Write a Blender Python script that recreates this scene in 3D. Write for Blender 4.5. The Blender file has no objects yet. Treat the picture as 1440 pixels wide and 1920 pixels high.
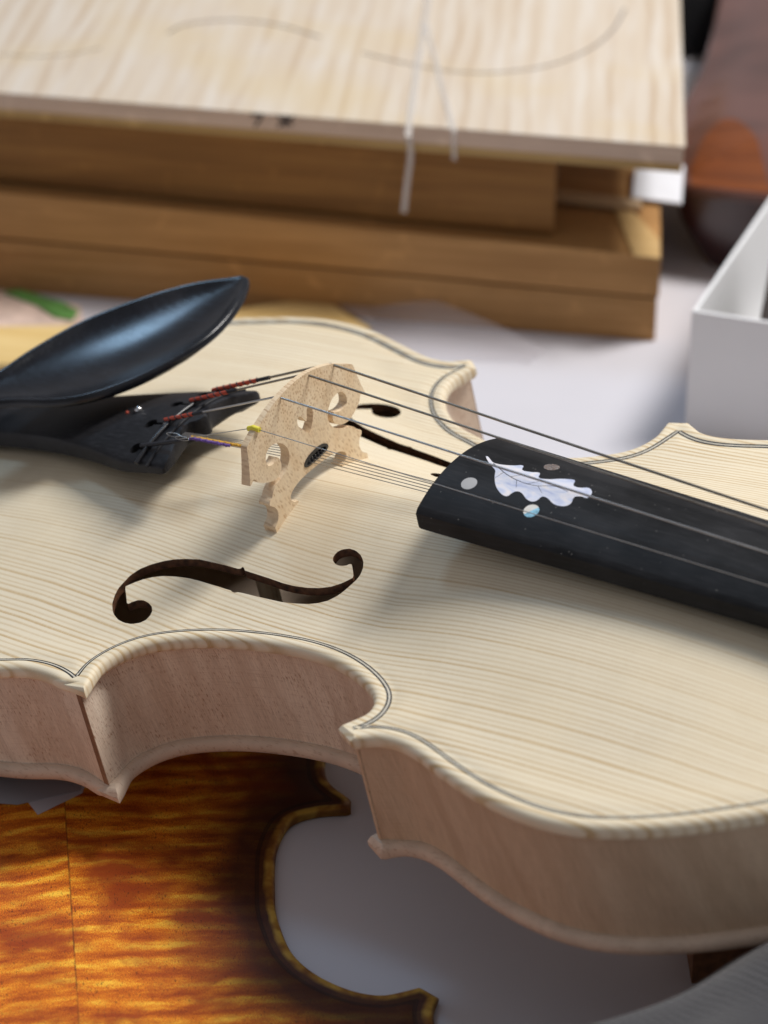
import bpy, bmesh, math, random
import numpy as np
from mathutils import Vector, Matrix
from mathutils.geometry import delaunay_2d_cdt
random.seed(7); rng = np.random.default_rng(7)
S = bpy.context.scene
COL = S.collection
MM = 0.001

# ------------------------------------------------------------------ camera, light, exposure
cam = bpy.data.cameras.new('camera'); camo = bpy.data.objects.new('camera', cam); COL.objects.link(camo)
camo.location = (0, 0, 0.4464); camo.rotation_euler = (math.pi/2-0.5, 0, 0)
cam.sensor_width = 36; cam.lens = 95.12; cam.clip_start = 0.01; cam.clip_end = 20
cam.dof.use_dof = True; cam.dof.focus_distance = 0.738; cam.dof.aperture_fstop = 10.8
cam.dof.aperture_blades = 9
S.camera = camo
W = bpy.data.worlds.new('World'); S.world = W; W.use_nodes = True
bg = W.node_tree.nodes['Background']; bg.inputs[0].default_value = (0.98, 0.96, 1.0, 1); bg.inputs[1].default_value = 0.25
def area(name, loc, target, sx, sy, power, col):
    l = bpy.data.lights.new(name, 'AREA'); l.shape = 'RECTANGLE'; l.size = sx; l.size_y = sy
    l.energy = power; l.color = col
    o = bpy.data.objects.new(name, l); COL.objects.link(o); o.location = loc
    o.rotation_euler = (Vector(target)-Vector(loc)).to_track_quat('-Z', 'Y').to_euler()
    return o
TGT = (0.0, 0.66, 0.08)
area('window_light', (0.82, 1.13, 1.55), TGT, 0.42, 0.66, 34, (1.0, 0.97, 0.93))
area('far_window_light', (-0.68, 1.64, 1.46), TGT, 0.22, 0.40, 4.6, (0.45, 0.71, 1.0))
S.view_settings.view_transform = 'Standard'; S.view_settings.look = 'None'
S.view_settings.exposure = 0.0; S.view_settings.gamma = 1.0
S.cycles.max_bounces = 8; S.cycles.diffuse_bounces = 4; S.cycles.glossy_bounces = 3
S.cycles.transparent_max_bounces = 12

# ------------------------------------------------------------------ traced measurements in millimetres (violin frame)
D = {"nl": [[-22.0, 0.0], [-21.0, -22.0], [-17.0, -45.0], [-8.0, -66.0], [5.0, -80.0], [20.0, -89.0], [38.0, -93.5], [56.0, -94.5], [72.0, -92.5], [86.87, -88.76], [92.66, -86.0], [98.82, -84.73], [104.92, -84.55], [109.84, -85.34], [113.47, -86.34], [114.85, -87.13]], "nc": [[114.56, -86.18], [113.05, -81.15], [113.26, -77.03], [115.19, -70.32], [119.59, -64.01], [126.99, -58.76], [136.94, -54.2], [146.38, -51.48], [158.04, -49.26], [168.74, -48.43], [178.65, -49.16], [187.77, -51.41], [195.8, -54.74], [201.89, -58.45], [205.41, -62.07], [207.45, -66.95], [207.36, -70.66], [206.55, -73.42], [204.39, -76.23]], "nu": [[204.76, -75.6], [206.84, -73.79], [211.39, -72.46], [217.8, -71.83], [225.95, -73.57], [237.36, -77.62], [247.94, -80.86], [257.38, -82.82], [266.04, -83.88], [273.71, -83.74], [280.59, -82.6], [286.72, -80.45], [292.48, -77.81], [299.03, -74.19], [305.24, -70.08], [311.2, -65.65], [317.05, -61.06], [325.0, -51.0], [332.0, -37.0], [337.0, -19.0], [338.5, 0.0]], "fl": [[-22.0, 0.0], [-21.0, 22.0], [-16.0, 48.0], [-6.0, 72.0], [5.0, 85.0], [14.63, 91.56], [29.26, 96.84], [40.68, 100.07], [53.71, 101.1], [68.7, 99.38], [83.38, 94.8], [97.9, 90.05], [107.29, 88.94], [114.63, 90.41], [116.23, 91.94]], "fc": [[116.27, 91.6], [114.4, 87.89], [113.3, 82.33], [115.6, 75.09], [119.43, 69.45], [125.73, 63.01], [135.46, 56.83], [146.21, 53.13], [152.67, 51.06], [160.0, 49.7], [172.0, 49.6], [183.0, 52.0], [191.77, 56.57], [198.0, 61.08], [201.55, 66.88], [203.02, 74.53], [203.6, 78.49]], "fu": [[204.23, 78.07], [208.32, 76.23], [214.46, 75.08], [222.86, 75.93], [233.48, 78.74], [247.0, 82.0], [262.0, 84.0], [278.0, 83.0], [295.0, 77.0], [309.0, 68.5], [321.0, 56.0], [330.0, 40.0], [336.5, 20.0], [338.5, 0.0]], "tips": {"nl": [[112.55, -90.02], [121.58, -90.7]], "nu": [[199.88, -77.07], [206.46, -80.23]], "fl": [[115.65, 95.96], [119.99, 92.32]], "fu": [[198.17, 81.97], [203.23, 83.57]]}, "fhole": [[104.44, -59.83], [102.83, -58.08], [101.64, -55.4], [101.01, -52.91], [101.16, -50.91], [101.5, -47.88], [102.81, -45.08], [105.09, -42.51], [107.98, -40.22], [110.89, -38.47], [114.4, -37.01], [118.12, -35.86], [122.23, -35.26], [126.64, -34.62], [131.35, -34.16], [131.98, -33.07], [133.12, -34.04], [136.8, -33.95], [141.91, -33.8], [146.31, -33.78], [150.47, -33.43], [154.56, -32.9], [158.37, -32.01], [161.57, -30.79], [164.4, -29.01], [166.92, -26.75], [165.19, -24.64], [163.94, -23.39], [162.8, -24.31], [161.3, -24.82], [159.51, -24.88], [157.83, -24.13], [157.27, -22.89], [157.69, -21.57], [158.85, -20.53], [160.94, -19.8], [163.17, -19.85], [165.53, -20.68], [167.34, -22.06], [168.37, -23.93], [168.59, -25.96], [168.05, -27.37], [167.09, -29.24], [165.95, -31.36], [165.03, -32.69], [163.08, -34.65], [160.49, -36.18], [157.57, -37.24], [154.42, -37.99], [149.49, -38.87], [145.42, -39.34], [140.96, -39.83], [136.77, -40.21], [134.7, -40.56], [134.19, -41.19], [133.01, -40.67], [129.22, -40.88], [125.79, -41.25], [122.31, -41.6], [118.9, -42.08], [115.03, -42.98], [111.11, -44.35], [108.4, -45.8], [105.97, -47.64], [104.47, -49.19], [103.1, -50.9], [102.56, -51.7], [104.6, -53.77], [107.12, -56.45], [107.79, -55.37], [109.04, -54.04], [110.43, -53.37], [112.36, -53.4], [114.16, -54.0], [115.39, -55.06], [116.05, -56.84], [115.93, -58.8], [114.95, -60.4], [113.04, -61.8], [110.7, -62.24], [108.42, -62.06], [107.21, -61.53], [105.73, -60.92]], "leaf": [[194.43, 5.23], [195.08, 5.4], [197.68, 3.7], [199.06, 3.4], [201.4, 3.89], [203.75, 4.89], [205.87, 6.29], [207.08, 4.08], [209.52, 4.28], [211.98, 5.21], [213.2, 2.94], [216.01, 3.65], [218.51, 5.45], [220.73, 6.54], [222.14, 6.67], [223.28, 4.22], [225.44, 4.05], [227.25, 5.19], [228.93, 4.35], [229.84, 2.74], [229.87, 0.77], [228.05, 0.75], [226.56, -0.33], [227.3, -2.84], [226.62, -4.32], [224.84, -4.99], [222.87, -4.82], [220.65, -3.7], [218.72, -3.6], [218.46, -5.18], [217.53, -6.31], [215.54, -6.14], [213.34, -4.8], [212.12, -4.39], [211.13, -4.6], [210.41, -5.78], [210.11, -7.03], [208.71, -7.2], [206.48, -6.15], [204.39, -4.46], [202.19, -1.55], [200.88, 0.59], [198.83, 1.84], [197.05, 2.96]], "vein": [[198.52, 3.08], [205.15, 0.23], [210.01, -0.74], [214.75, -0.5], [219.06, 1.42], [223.79, 1.04]], "dots": [[197.47, -6.8], [212.46, 9.86], [218.94, -9.2]], "chin": [[12.24, -17.62], [12.63, -10.78], [15.11, -3.58], [17.28, 8.96], [22.84, 25.65], [32.58, 40.58], [44.57, 53.05], [56.5, 60.19], [62.28, 62.31], [67.88, 53.62], [71.65, 41.94], [72.65, 30.35], [70.15, 17.97], [64.2, 4.76], [55.88, -5.65], [46.04, -11.96], [33.61, -15.64], [23.25, -19.28]]}

# ------------------------------------------------------------------ node helper
class NT:
    def __init__(s, name):
        s.m = bpy.data.materials.new(name); s.m.use_nodes = True; s.t = s.m.node_tree; s.t.nodes.clear()
        s.out = s.t.nodes.new('ShaderNodeOutputMaterial'); s.b = s.t.nodes.new('ShaderNodeBsdfPrincipled')
        s.t.links.new(s.b.outputs[0], s.out.inputs[0])
    def n(s, typ, **kw):
        x = s.t.nodes.new(typ)
        for k, v in kw.items(): setattr(x, k, v)
        return x
    def put(s, sock, v):
        if isinstance(v, bpy.types.NodeSocket): s.t.links.new(v, sock)
        else:
            if sock.type == 'RGBA' and len(v) == 3: v = (*v, 1)
            sock.default_value = v
    def mth(s, op, a, b=0.0, c=0.0, clamp=False):
        x = s.n('ShaderNodeMath', operation=op, use_clamp=clamp)
        s.put(x.inputs[0], a); s.put(x.inputs[1], b); s.put(x.inputs[2], c); return x.outputs[0]
    def coords(s, kind='Object', scale=1000.0):
        tc = s.n('ShaderNodeTexCoord'); vm = s.n('ShaderNodeVectorMath', operation='SCALE')
        s.t.links.new(tc.outputs[kind], vm.inputs[0]); vm.inputs['Scale'].default_value = scale
        return vm.outputs[0]
    def sep(s, v):
        x = s.n('ShaderNodeSeparateXYZ'); s.t.links.new(v, x.inputs[0]); return x.outputs
    def comb(s, a, b, c):
        x = s.n('ShaderNodeCombineXYZ'); s.put(x.inputs[0], a); s.put(x.inputs[1], b); s.put(x.inputs[2], c); return x.outputs[0]
    def vscale(s, v, k):
        x = s.n('ShaderNodeVectorMath', operation='MULTIPLY'); s.t.links.new(v, x.inputs[0]); x.inputs[1].default_value = k; return x.outputs[0]
    def noise(s, v, scale=1.0, detail=2.0, rough=0.5, dist=0.0):
        x = s.n('ShaderNodeTexNoise'); s.t.links.new(v, x.inputs['Vector'])
        x.inputs['Scale'].default_value = scale; x.inputs['Detail'].default_value = detail
        x.inputs['Roughness'].default_value = rough; x.inputs['Distortion'].default_value = dist
        return x.outputs[0]
    def white(s, w):
        x = s.n('ShaderNodeTexWhiteNoise', noise_dimensions='1D'); s.put(x.inputs['W'], w); return x.outputs[0]
    def voro(s, v, scale=1.0, feature='F1', rand=1.0, dim='3D'):
        x = s.n('ShaderNodeTexVoronoi', feature=feature, voronoi_dimensions=dim); s.t.links.new(v, x.inputs['Vector'])
        x.inputs['Scale'].default_value = scale; x.inputs['Randomness'].default_value = rand; return x
    def ramp(s, f, stops, interp='LINEAR'):
        x = s.n('ShaderNodeValToRGB'); x.color_ramp.interpolation = interp; e = x.color_ramp.elements
        while len(e) < len(stops): e.new(0.5)
        for i, (p, c) in enumerate(stops):
            e[i].position = p
            e[i].color = (c, c, c, 1) if isinstance(c, (int, float)) else (*c, 1)
        s.t.links.new(f, x.inputs[0]); return x.outputs[0]
    def mix(s, f, a, b, mode='MIX'):
        x = s.n('ShaderNodeMix', data_type='RGBA', blend_type=mode)
        s.put(x.inputs[0], f); s.put(x.inputs[6], a); s.put(x.inputs[7], b); return x.outputs[2]
    def bump(s, h, strength=0.2, dist=0.0002):
        x = s.n('ShaderNodeBump'); x.inputs['Strength'].default_value = strength; x.inputs['Distance'].default_value = dist
        s.t.links.new(h, x.inputs['Height']); s.t.links.new(x.outputs[0], s.b.inputs['Normal'])
    def set(s, **kw):
        for k, v in kw.items(): s.put(s.b.inputs[k.replace('_', ' ')], v)
        return s

def plain(name, col, rough=0.5, metal=0.0, spec=0.5, var=0.12, vscale=0.15, coat=0.0):
    t = NT(name); v = t.coords()
    n = t.noise(v, vscale, 3)
    dark = tuple(c*(1-var*1.5) for c in col); lite = tuple(min(1, c*(1+var)) for c in col)
    t.set(Base_Color=t.ramp(n, [(0.3, dark), (0.7, lite)]), Roughness=rough, Metallic=metal, Coat_Weight=coat)
    t.b.inputs['Specular IOR Level'].default_value = spec
    return t.m

def spruce(name, base=(0.81, 0.73, 0.575), late=(0.53, 0.365, 0.18), a=64.0, b=49.0, axis=1, strength=1.0, ycen=0.0):
    t = NT(name); v = t.coords(); s3 = t.sep(v)
    ac = s3[axis]
    wander = t.noise(t.vscale(v, (0.006, 0.02, 0.03) if axis == 1 else (0.02, 0.006, 0.03)), 1.0, 2)
    wv = t.mth('MULTIPLY_ADD', wander, 1.1, -0.55)
    u = t.mth('ABSOLUTE', t.mth('SUBTRACT', t.mth('ADD', ac, wv), ycen))
    ph = t.mth('MULTIPLY', t.mth('LOGARITHM', t.mth('ADD', t.mth('DIVIDE', u, b), 1.0), math.e), a)
    side = t.mth('MULTIPLY', t.mth('GREATER_THAN', ac, 0.0), 37.0)
    irr = t.noise(t.comb(t.mth('MULTIPLY', ph, 0.35), side, 0.0), 1.0, 1)
    ph = t.mth('ADD', t.mth('MULTIPLY_ADD', irr, 1.5, 0.0), ph)
    fr = t.mth('FRACT', ph)
    ring = t.ramp(fr, [(0.0, 0.55), (0.10, 0.06), (0.45, 0.0), (0.62, 0.30), (0.80, 0.95), (0.92, 1.0), (1.0, 0.55)])
    k = t.white(t.mth('ADD', t.mth('FLOOR', ph), side))
    amp = t.mth('MULTIPLY_ADD', k, 0.65, 0.35)
    brk = t.noise(t.vscale(v, (0.03, 0.6, 0.6) if axis == 1 else (0.6, 0.03, 0.6)), 1.0, 2)
    amp = t.mth('MULTIPLY', amp, t.mth('MULTIPLY_ADD', brk, 0.7, 0.6))
    f = t.mth('MULTIPLY', ring, t.mth('MULTIPLY', amp, t.mth('MULTIPLY', strength, t.mth('MULTIPLY_ADD', u, 0.009, 0.78))), clamp=True)
    fib = t.noise(t.vscale(v, (0.12, 5.0, 5.0) if axis == 1 else (5.0, 0.12, 5.0)), 1.0, 3)
    ray = t.noise(t.vscale(v, (4.0, 0.45, 0.45) if axis == 1 else (0.45, 4.0, 0.45)), 1.0, 2)
    blot = t.noise(v, 0.022, 2)
    c = t.mix(f, base, late)
    c = t.mix(t.mth('MULTIPLY_ADD', fib, 0.30, -0.03, clamp=True), c, tuple(x*y for x, y in zip(base, (0.80, 0.74, 0.62))))
    c = t.mix(t.ramp(ray, [(0.52, 0.0), (0.72, 0.28)]), c, (0.86, 0.79, 0.63))
    c = t.mix(t.ramp(blot, [(0.35, 0.0), (0.7, 0.35)]), c, tuple(x*y for x, y in zip(base, (1.0, 0.93, 0.80))))
    sp = t.voro(v, 0.055); spot = t.ramp(sp.outputs['Distance'], [(0.0, 1.0), (0.018, 0.8), (0.035, 0.0)])
    gate = t.mth('GREATER_THAN', t.sep(sp.outputs['Color'])[0], 0.80)
    c = t.mix(t.mth('MULTIPLY', t.mth('MULTIPLY', spot, gate), 0.45), c, (0.30, 0.15, 0.07))
    smg = t.noise(t.vscale(v, (0.05, 0.035, 0.05)), 1.0, 4, 0.6, 0.5)
    c = t.mix(t.ramp(smg, [(0.50, 0.0), (0.72, 0.22)]), c, tuple(x*y for x, y in zip(base, (0.72, 0.67, 0.60))))
    scr = t.noise(t.vscale(v, (0.25, 7.0, 3.0)), 1.0, 2)
    c = t.mix(t.ramp(scr, [(0.60, 0.0), (0.75, 0.20)]), c, tuple(x*y for x, y in zip(base, (0.66, 0.58, 0.46))))
    if axis == 1: c = t.mix(t.ramp(t.mth('ABSOLUTE', ac), [(0.0, 0.55), (0.10, 0.4), (0.2, 0.0)]), c, late)
    t.set(Base_Color=c, Roughness=t.mth('MULTIPLY_ADD', fib, 0.12, 0.50))
    t.b.inputs['Specular IOR Level'].default_value = 0.28
    t.bump(t.mth('ADD', t.mth('MULTIPLY', ring, 0.5), t.mth('MULTIPLY', fib, 0.5)), 0.10, 0.0002)
    return t.m

def maple_uv(name, base=(0.68, 0.545, 0.425), lite=(0.83, 0.71, 0.575), fleck=(0.36, 0.19, 0.11), grain_tilt=0.10, flk=0.565):
    # u runs along the strip, v across it (both in mm)
    t = NT(name); v = t.coords('UV', 1.0); s3 = t.sep(v)
    uu = t.mth('ADD', s3[0], t.mth('MULTIPLY', s3[1], grain_tilt))
    w = t.noise(t.comb(t.mth('MULTIPLY', s3[0], 0.03), t.mth('MULTIPLY', s3[1], 0.05), 0.0), 1.0, 2)
    flame = t.noise(t.comb(t.mth('MULTIPLY_ADD', uu, 0.16, t.mth('MULTIPLY', w, 1.5)), t.mth('MULTIPLY', s3[1], 0.015), 3.0), 1.0, 2)
    c = t.mix(t.ramp(flame, [(0.38, 0.0), (0.62, 1.0)]), base, lite)
    big = t.noise(t.vscale(v, (0.02, 0.03, 0.03)), 1.0, 2)
    c = t.mix(t.ramp(big, [(0.4, 0.0), (0.7, 0.45)]), c, (base[0]*0.88, base[1]*0.80, base[2]*0.76))
    d = t.noise(t.comb(t.mth('MULTIPLY', t.mth('ADD', s3[0], t.mth('MULTIPLY', s3[1], 0.22)), 2.6), t.mth('MULTIPLY', s3[1], 0.55), 0.0), 1.0, 2)
    reg = t.noise(t.vscale(v, (0.07, 0.09, 0.1)), 1.0, 2)
    fm = t.mth('MULTIPLY', t.ramp(d, [(flk, 0.0), (flk+0.08, 1.0)]), t.ramp(reg, [(0.34, 0.10), (0.62, 0.75)]))
    c = t.mix(fm, c, fleck)
    fb_ = t.noise(t.comb(t.mth('MULTIPLY', t.mth('ADD', s3[0], t.mth('MULTIPLY', s3[1], 0.16)), 3.6), t.mth('MULTIPLY', s3[1], 0.16), 9.0), 1.0, 3)
    c = t.mix(t.ramp(fb_, [(0.46, 0.0), (0.70, 0.38)]), c, tuple(x*0.62 for x in base))
    c = t.mix(t.ramp(fb_, [(0.30, 0.35), (0.46, 0.0)]), c, tuple(min(1, x*1.12) for x in lite))
    d2 = t.noise(t.comb(t.mth('MULTIPLY', s3[0], 0.10), t.mth('MULTIPLY', s3[1], 2.4), 5.0), 1.0, 2)
    c = t.mix(t.ramp(d2, [(0.56, 0.0), (0.78, 0.30)]), c, fleck)
    t.set(Base_Color=c, Roughness=0.62); t.b.inputs['Specular IOR Level'].default_value = 0.25
    t.bump(d, 0.12, 0.00015)
    return t.m

def maple_obj(name, base=(0.64, 0.51, 0.40), fleck=(0.40, 0.24, 0.15)):
    t = NT(name); v = t.coords()
    fl = t.noise(t.vscale(v, (0.16, 0.02, 0.1)), 1.0, 2)
    c = t.mix(t.ramp(fl, [(0.4, 0.0), (0.6, 1.0)]), base, tuple(x*1.12 for x in base))
    d = t.noise(t.vscale(v, (0.35, 2.2, 0.9)), 1.0, 2)
    c = t.mix(t.ramp(d, [(0.58, 0.0), (0.7, 0.5)]), c, fleck)
    t.set(Base_Color=c, Roughness=0.6); t.b.inputs['Specular IOR Level'].default_value = 0.25
    t.bump(d, 0.1, 0.00015)
    return t.m

def bridge_maple(name):
    t = NT(name); v = t.coords(); s3 = t.sep(v)
    base = (0.77, 0.59, 0.385); lite = (0.83, 0.68, 0.48); fleck = (0.40, 0.22, 0.10)
    lo = t.noise(t.vscale(v, (0.1, 0.16, 0.10)), 1.0, 2)
    c = t.mix(t.ramp(lo, [(0.35, 0.0), (0.65, 1.0)]), base, lite)
    # ray flecks: small lens shaped spots, denser and rounder high up, longer low down
    zt = t.mth('MULTIPLY_ADD', s3[2], 1/18.0, -22/18.0, clamp=True)
    wob = t.noise(v, 0.5, 2)
    yv = t.mth('ADD', s3[1], t.mth('MULTIPLY_ADD', wob, 0.9, -0.45))
    zv = t.mth('ADD', s3[2], t.mth('MULTIPLY_ADD', wob, 0.6, -0.3))
    va = t.voro(t.comb(t.mth('MULTIPLY_ADD', s3[0], 0.25, t.mth('MULTIPLY', yv, 1.25)), t.mth('MULTIPLY', zv, 0.88), 0.0), 1.0, dim='2D')
    m1 = t.ramp(va.outputs['Distance'], [(0.24, 1.0), (0.40, 0.0)])
    vb = t.voro(t.comb(t.mth('MULTIPLY_ADD', s3[0], 0.25, t.mth('MULTIPLY', t.mth('ADD', yv, t.mth('MULTIPLY', zv, 0.35)), 1.0)), t.mth('MULTIPLY', zv, 0.46), 0.0), 1.0, dim='2D')
    m2 = t.ramp(vb.outputs['Distance'], [(0.22, 1.0), (0.40, 0.0)])
    g1 = t.mth('MULTIPLY_ADD', t.sep(va.outputs['Color'])[0], 0.9, 0.15, clamp=True)
    g2 = t.mth('MULTIPLY_ADD', t.sep(vb.outputs['Color'])[0], 0.8, 0.05, clamp=True)
    f = t.mth('ADD', t.mth('MULTIPLY', t.mth('MULTIPLY', m1, g1), zt), t.mth('MULTIPLY', t.mth('MULTIPLY', m2, g2), t.mth('SUBTRACT', 1.0, zt)), clamp=True)
    c = t.mix(t.mth('MULTIPLY', f, 0.62), c, fleck)
    fine = t.noise(t.vscale(v, (2, 3.5, 1.2)), 1.0, 3)
    c = t.mix(t.ramp(fine, [(0.5, 0.0), (0.75, 0.25)]), c, (0.50, 0.33, 0.18))
    t.set(Base_Color=c, Roughness=0.5); t.b.inputs['Specular IOR Level'].default_value = 0.3
    t.bump(fine, 0.12, 0.0002)
    return t.m

def ebony(name, col=(0.009, 0.009, 0.010), rough=0.48, dust=0.32, spec=0.15):
    t = NT(name); v = t.coords()
    g = t.noise(t.vscale(v, (0.08, 1.6, 1.6)), 1.0, 3)
    c = t.mix(t.ramp(g, [(0.45, 0.0), (0.75, 1.0)]), col, tuple(x*2.0 for x in col))
    vo = t.voro(v, 0.42); sp = t.ramp(vo.outputs['Distance'], [(0.05, 1.0), (0.11, 0.0)])
    gate = t.mth('GREATER_THAN', t.sep(vo.outputs['Color'])[1], 0.55)
    v2 = t.voro(v, 1.1); sp2 = t.ramp(v2.outputs['Distance'], [(0.04, 1.0), (0.14, 0.0)])
    gate2 = t.mth('GREATER_THAN', t.sep(v2.outputs['Color'])[1], 0.90)
    sp = t.mth('ADD', t.mth('MULTIPLY', sp, gate), t.mth('MULTIPLY', t.mth('MULTIPLY', sp2, gate2), 0.6), clamp=True)
    haze = t.noise(v, 0.05, 3)
    c = t.mix(t.mth('MULTIPLY', sp, dust), c, (0.42, 0.40, 0.38))
    c = t.mix(t.ramp(haze, [(0.4, 0.0), (0.75, 0.05)]), c, (0.3, 0.3, 0.33))
    t.set(Base_Color=c, Roughness=t.mth('MULTIPLY_ADD', g, 0.16, rough-0.06)); t.b.inputs['Specular IOR Level'].default_value = spec
    t.bump(g, 0.05, 0.0001)
    return t.m

# ------------------------------------------------------------------ geometry helpers (all in mm)
def dens(pts, step=1.0, closed=False):
    P = np.asarray(pts, float); n = len(P)
    out = []
    rngi = range(n if closed else n-1)
    for i in rngi:
        p0 = P[(i-1) % n] if (closed or i > 0) else 2*P[0]-P[1]
        p1, p2 = P[i], P[(i+1) % n]
        p3 = P[(i+2) % n] if (closed or i+2 < n) else 2*P[-1]-P[-2]
        for t in np.linspace(0, 1, 12, endpoint=False):
            out.append(0.5*((2*p1)+(-p0+p2)*t+(2*p0-5*p1+4*p2-p3)*t*t+(-p0+3*p1-3*p2+p3)*t**3))
    out.append(P[0] if closed else P[-1])
    return resamp(np.array(out), step, closed)
def resamp(Q, step, closed=False):
    Q = np.asarray(Q, float)
    d = np.r_[0, np.cumsum(np.linalg.norm(np.diff(Q, axis=0), axis=1))]
    k = max(2, int(round(d[-1]/step)))
    s = np.linspace(0, d[-1], k+1)
    R = np.stack([np.interp(s, d, Q[:, j]) for j in range(Q.shape[1])], 1)
    return R[:-1] if closed else R
def smooth(Q, it=10):
    Q = Q.copy()
    for _ in range(it): Q[1:-1] = 0.25*Q[:-2]+0.5*Q[1:-1]+0.25*Q[2:]
    return Q
def normals(Q):
    T = np.gradient(Q, axis=0); T /= np.linalg.norm(T, axis=1)[:, None]+1e-12
    return np.stack([-T[:, 1], T[:, 0]], 1)
def inside(P, poly):
    x, y = P[:, 0], P[:, 1]; r = np.zeros(len(P), bool); a = np.asarray(poly); b = np.roll(a, -1, 0)
    for (x1, y1), (x2, y2) in zip(a, b):
        if y1 == y2: continue
        c = ((y1 > y) != (y2 > y)) & (x < (x2-x1)*(y-y1)/(y2-y1)+x1); r ^= c
    return r
def segdist(P, poly):
    a = np.asarray(poly); b = np.roll(a, -1, 0); out = np.full(len(P), 1e9)
    ab = b-a; L = (ab**2).sum(1)+1e-12
    for i in range(0, len(P), 1500):
        q = P[i:i+1500, None, :]-a[None]
        t = np.clip((q*ab[None]).sum(2)/L, 0, 1)
        d = q-ab[None]*t[..., None]
        out[i:i+1500] = np.sqrt((d**2).sum(2)).min(1)
    return out
WX = [-22,-15,0,20,55,80,100,115,130,150,168,185,198,212,230,250,268,290,310,325,335,340]
WY = [0,50,78,90,97,92,80,68,57,49,46,49,57,66,74,79,80,76,64,47,25,0]
def arch(x, y, H=15.5):
    x = np.asarray(x, float); y = np.asarray(y, float)
    w = np.interp(x, WX, WY); t = np.clip(np.abs(y)/np.maximum(w, 1), 0, 1); u = np.clip(np.abs(x-160)/182, 0, 1)
    return H*(1-u**3)*(0.55*(0.5+0.5*np.cos(np.pi*t))+0.45*(1-t*t)**2)
def rimz(d, r=2.1, chan=0.55, at=5.2, P=None):
    d = np.asarray(d, float)
    if P is not None:
        td = np.min([np.linalg.norm(P-(t[0]+t[1])/2, axis=1) for t in TIP.values()], axis=0); r = r*(0.42+0.58*np.clip((td-3.0)/6.0, 0, 1))
    e = np.where(d < r, -r+np.sqrt(np.maximum(r*r-(r-np.minimum(d, r))**2, 0)), 0)
    return e-chan*np.exp(-((d-at)/1.7)**2)*(d > r*0.8)

def link(name, me, mats, parent=None):
    o = bpy.data.objects.new(name, me); COL.objects.link(o)
    for m in (mats if isinstance(mats, (list, tuple)) else [mats]): me.materials.append(m)
    if parent: o.parent = parent
    return o
def mesh(name, V, F, mats, parent=None, smooth_angle=None, mi=None, uv=None):
    me = bpy.data.meshes.new(name)
    me.from_pydata([tuple(map(float, v)) for v in (np.asarray(V)*MM)], [], [tuple(map(int, f)) for f in F]); me.update()
    if mi is not None: me.polygons.foreach_set('material_index', np.asarray(mi, np.int32))
    if uv is not None:
        l = me.uv_layers.new(name='UVMap'); idx = np.zeros(len(me.loops), np.int32); me.loops.foreach_get('vertex_index', idx)
        l.data.foreach_set('uv', np.asarray(uv, np.float32)[idx].ravel())
    if smooth_angle is not None:
        me.polygons.foreach_set('use_smooth', np.ones(len(me.polygons), bool))
        me.set_sharp_from_angle(angle=math.radians(smooth_angle))
    return link(name, me, mats, parent)
def tag(o, label=None, cat=None, group=None, kind=None):
    if label: o['label'] = label
    if cat: o['category'] = cat
    if group: o['group'] = group
    if kind: o['kind'] = kind
    return o
def empty(name, mat=None, loc=(0, 0, 0)):
    o = bpy.data.objects.new(name, None); COL.objects.link(o); o.empty_display_size = 0.02
    if mat is not None: o.matrix_world = mat
    else: o.location = Vector(loc)*MM
    return o

def fill2d(loop, holes=(), pts=None):
    """constrained triangulation of a loop with holes and interior points -> verts, tris, number of loop verts"""
    vs = [Vector(p) for p in loop]; es = [(i, (i+1) % len(loop)) for i in range(len(loop))]
    for h in holes:
        b = len(vs); vs += [Vector(p) for p in h]; es += [(b+i, b+(i+1) % len(h)) for i in range(len(h))]
    if pts is not None: vs += [Vector(p) for p in pts]
    rv, re, rf, *_ = delaunay_2d_cdt(vs, es, [], 0, 1e-6)
    V = np.array([tuple(v) for v in rv]); F = np.array([tuple(f) for f in rf])
    c = V[F].mean(1); k = inside(c, loop)
    for h in holes: k &= ~inside(c, h)
    F = F[k]
    a = V[F]; ar = (a[:, 1, 0]-a[:, 0, 0])*(a[:, 2, 1]-a[:, 0, 1])-(a[:, 1, 1]-a[:, 0, 1])*(a[:, 2, 0]-a[:, 0, 0])
    F[ar < 0] = F[ar < 0][:, ::-1]
    F = F[np.abs(ar) > 1e-9]
    return V, F
def solid(name, V, F, up, dn, mats, parent=None, angle=35, hole_test=None, wall_mat=0):
    """closes two copies of a triangulated sheet (up / dn: functions to 3-D) with walls"""
    U, L = up(V), dn(V); n = len(V)
    cnt = {}
    for f in F:
        for a, b in ((f[0], f[1]), (f[1], f[2]), (f[2], f[0])): cnt[(a, b)] = 1
    fs = [tuple(f) for f in F]+[tuple(f[::-1]+n) for f in F]; mi = [0]*(2*len(F))
    ed = [(a, b) for a, b in cnt if (b, a) not in cnt]
    ht = hole_test(np.array([0.5*(V[a]+V[b]) for a, b in ed])) if hole_test is not None else [False]*len(ed)
    for (a, b), h in zip(ed, ht):
        fs.append((a, a+n, b+n, b)); mi.append(wall_mat if h else 0)
    return mesh(name, np.r_[U, L], fs, mats, parent, angle, mi)
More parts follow.
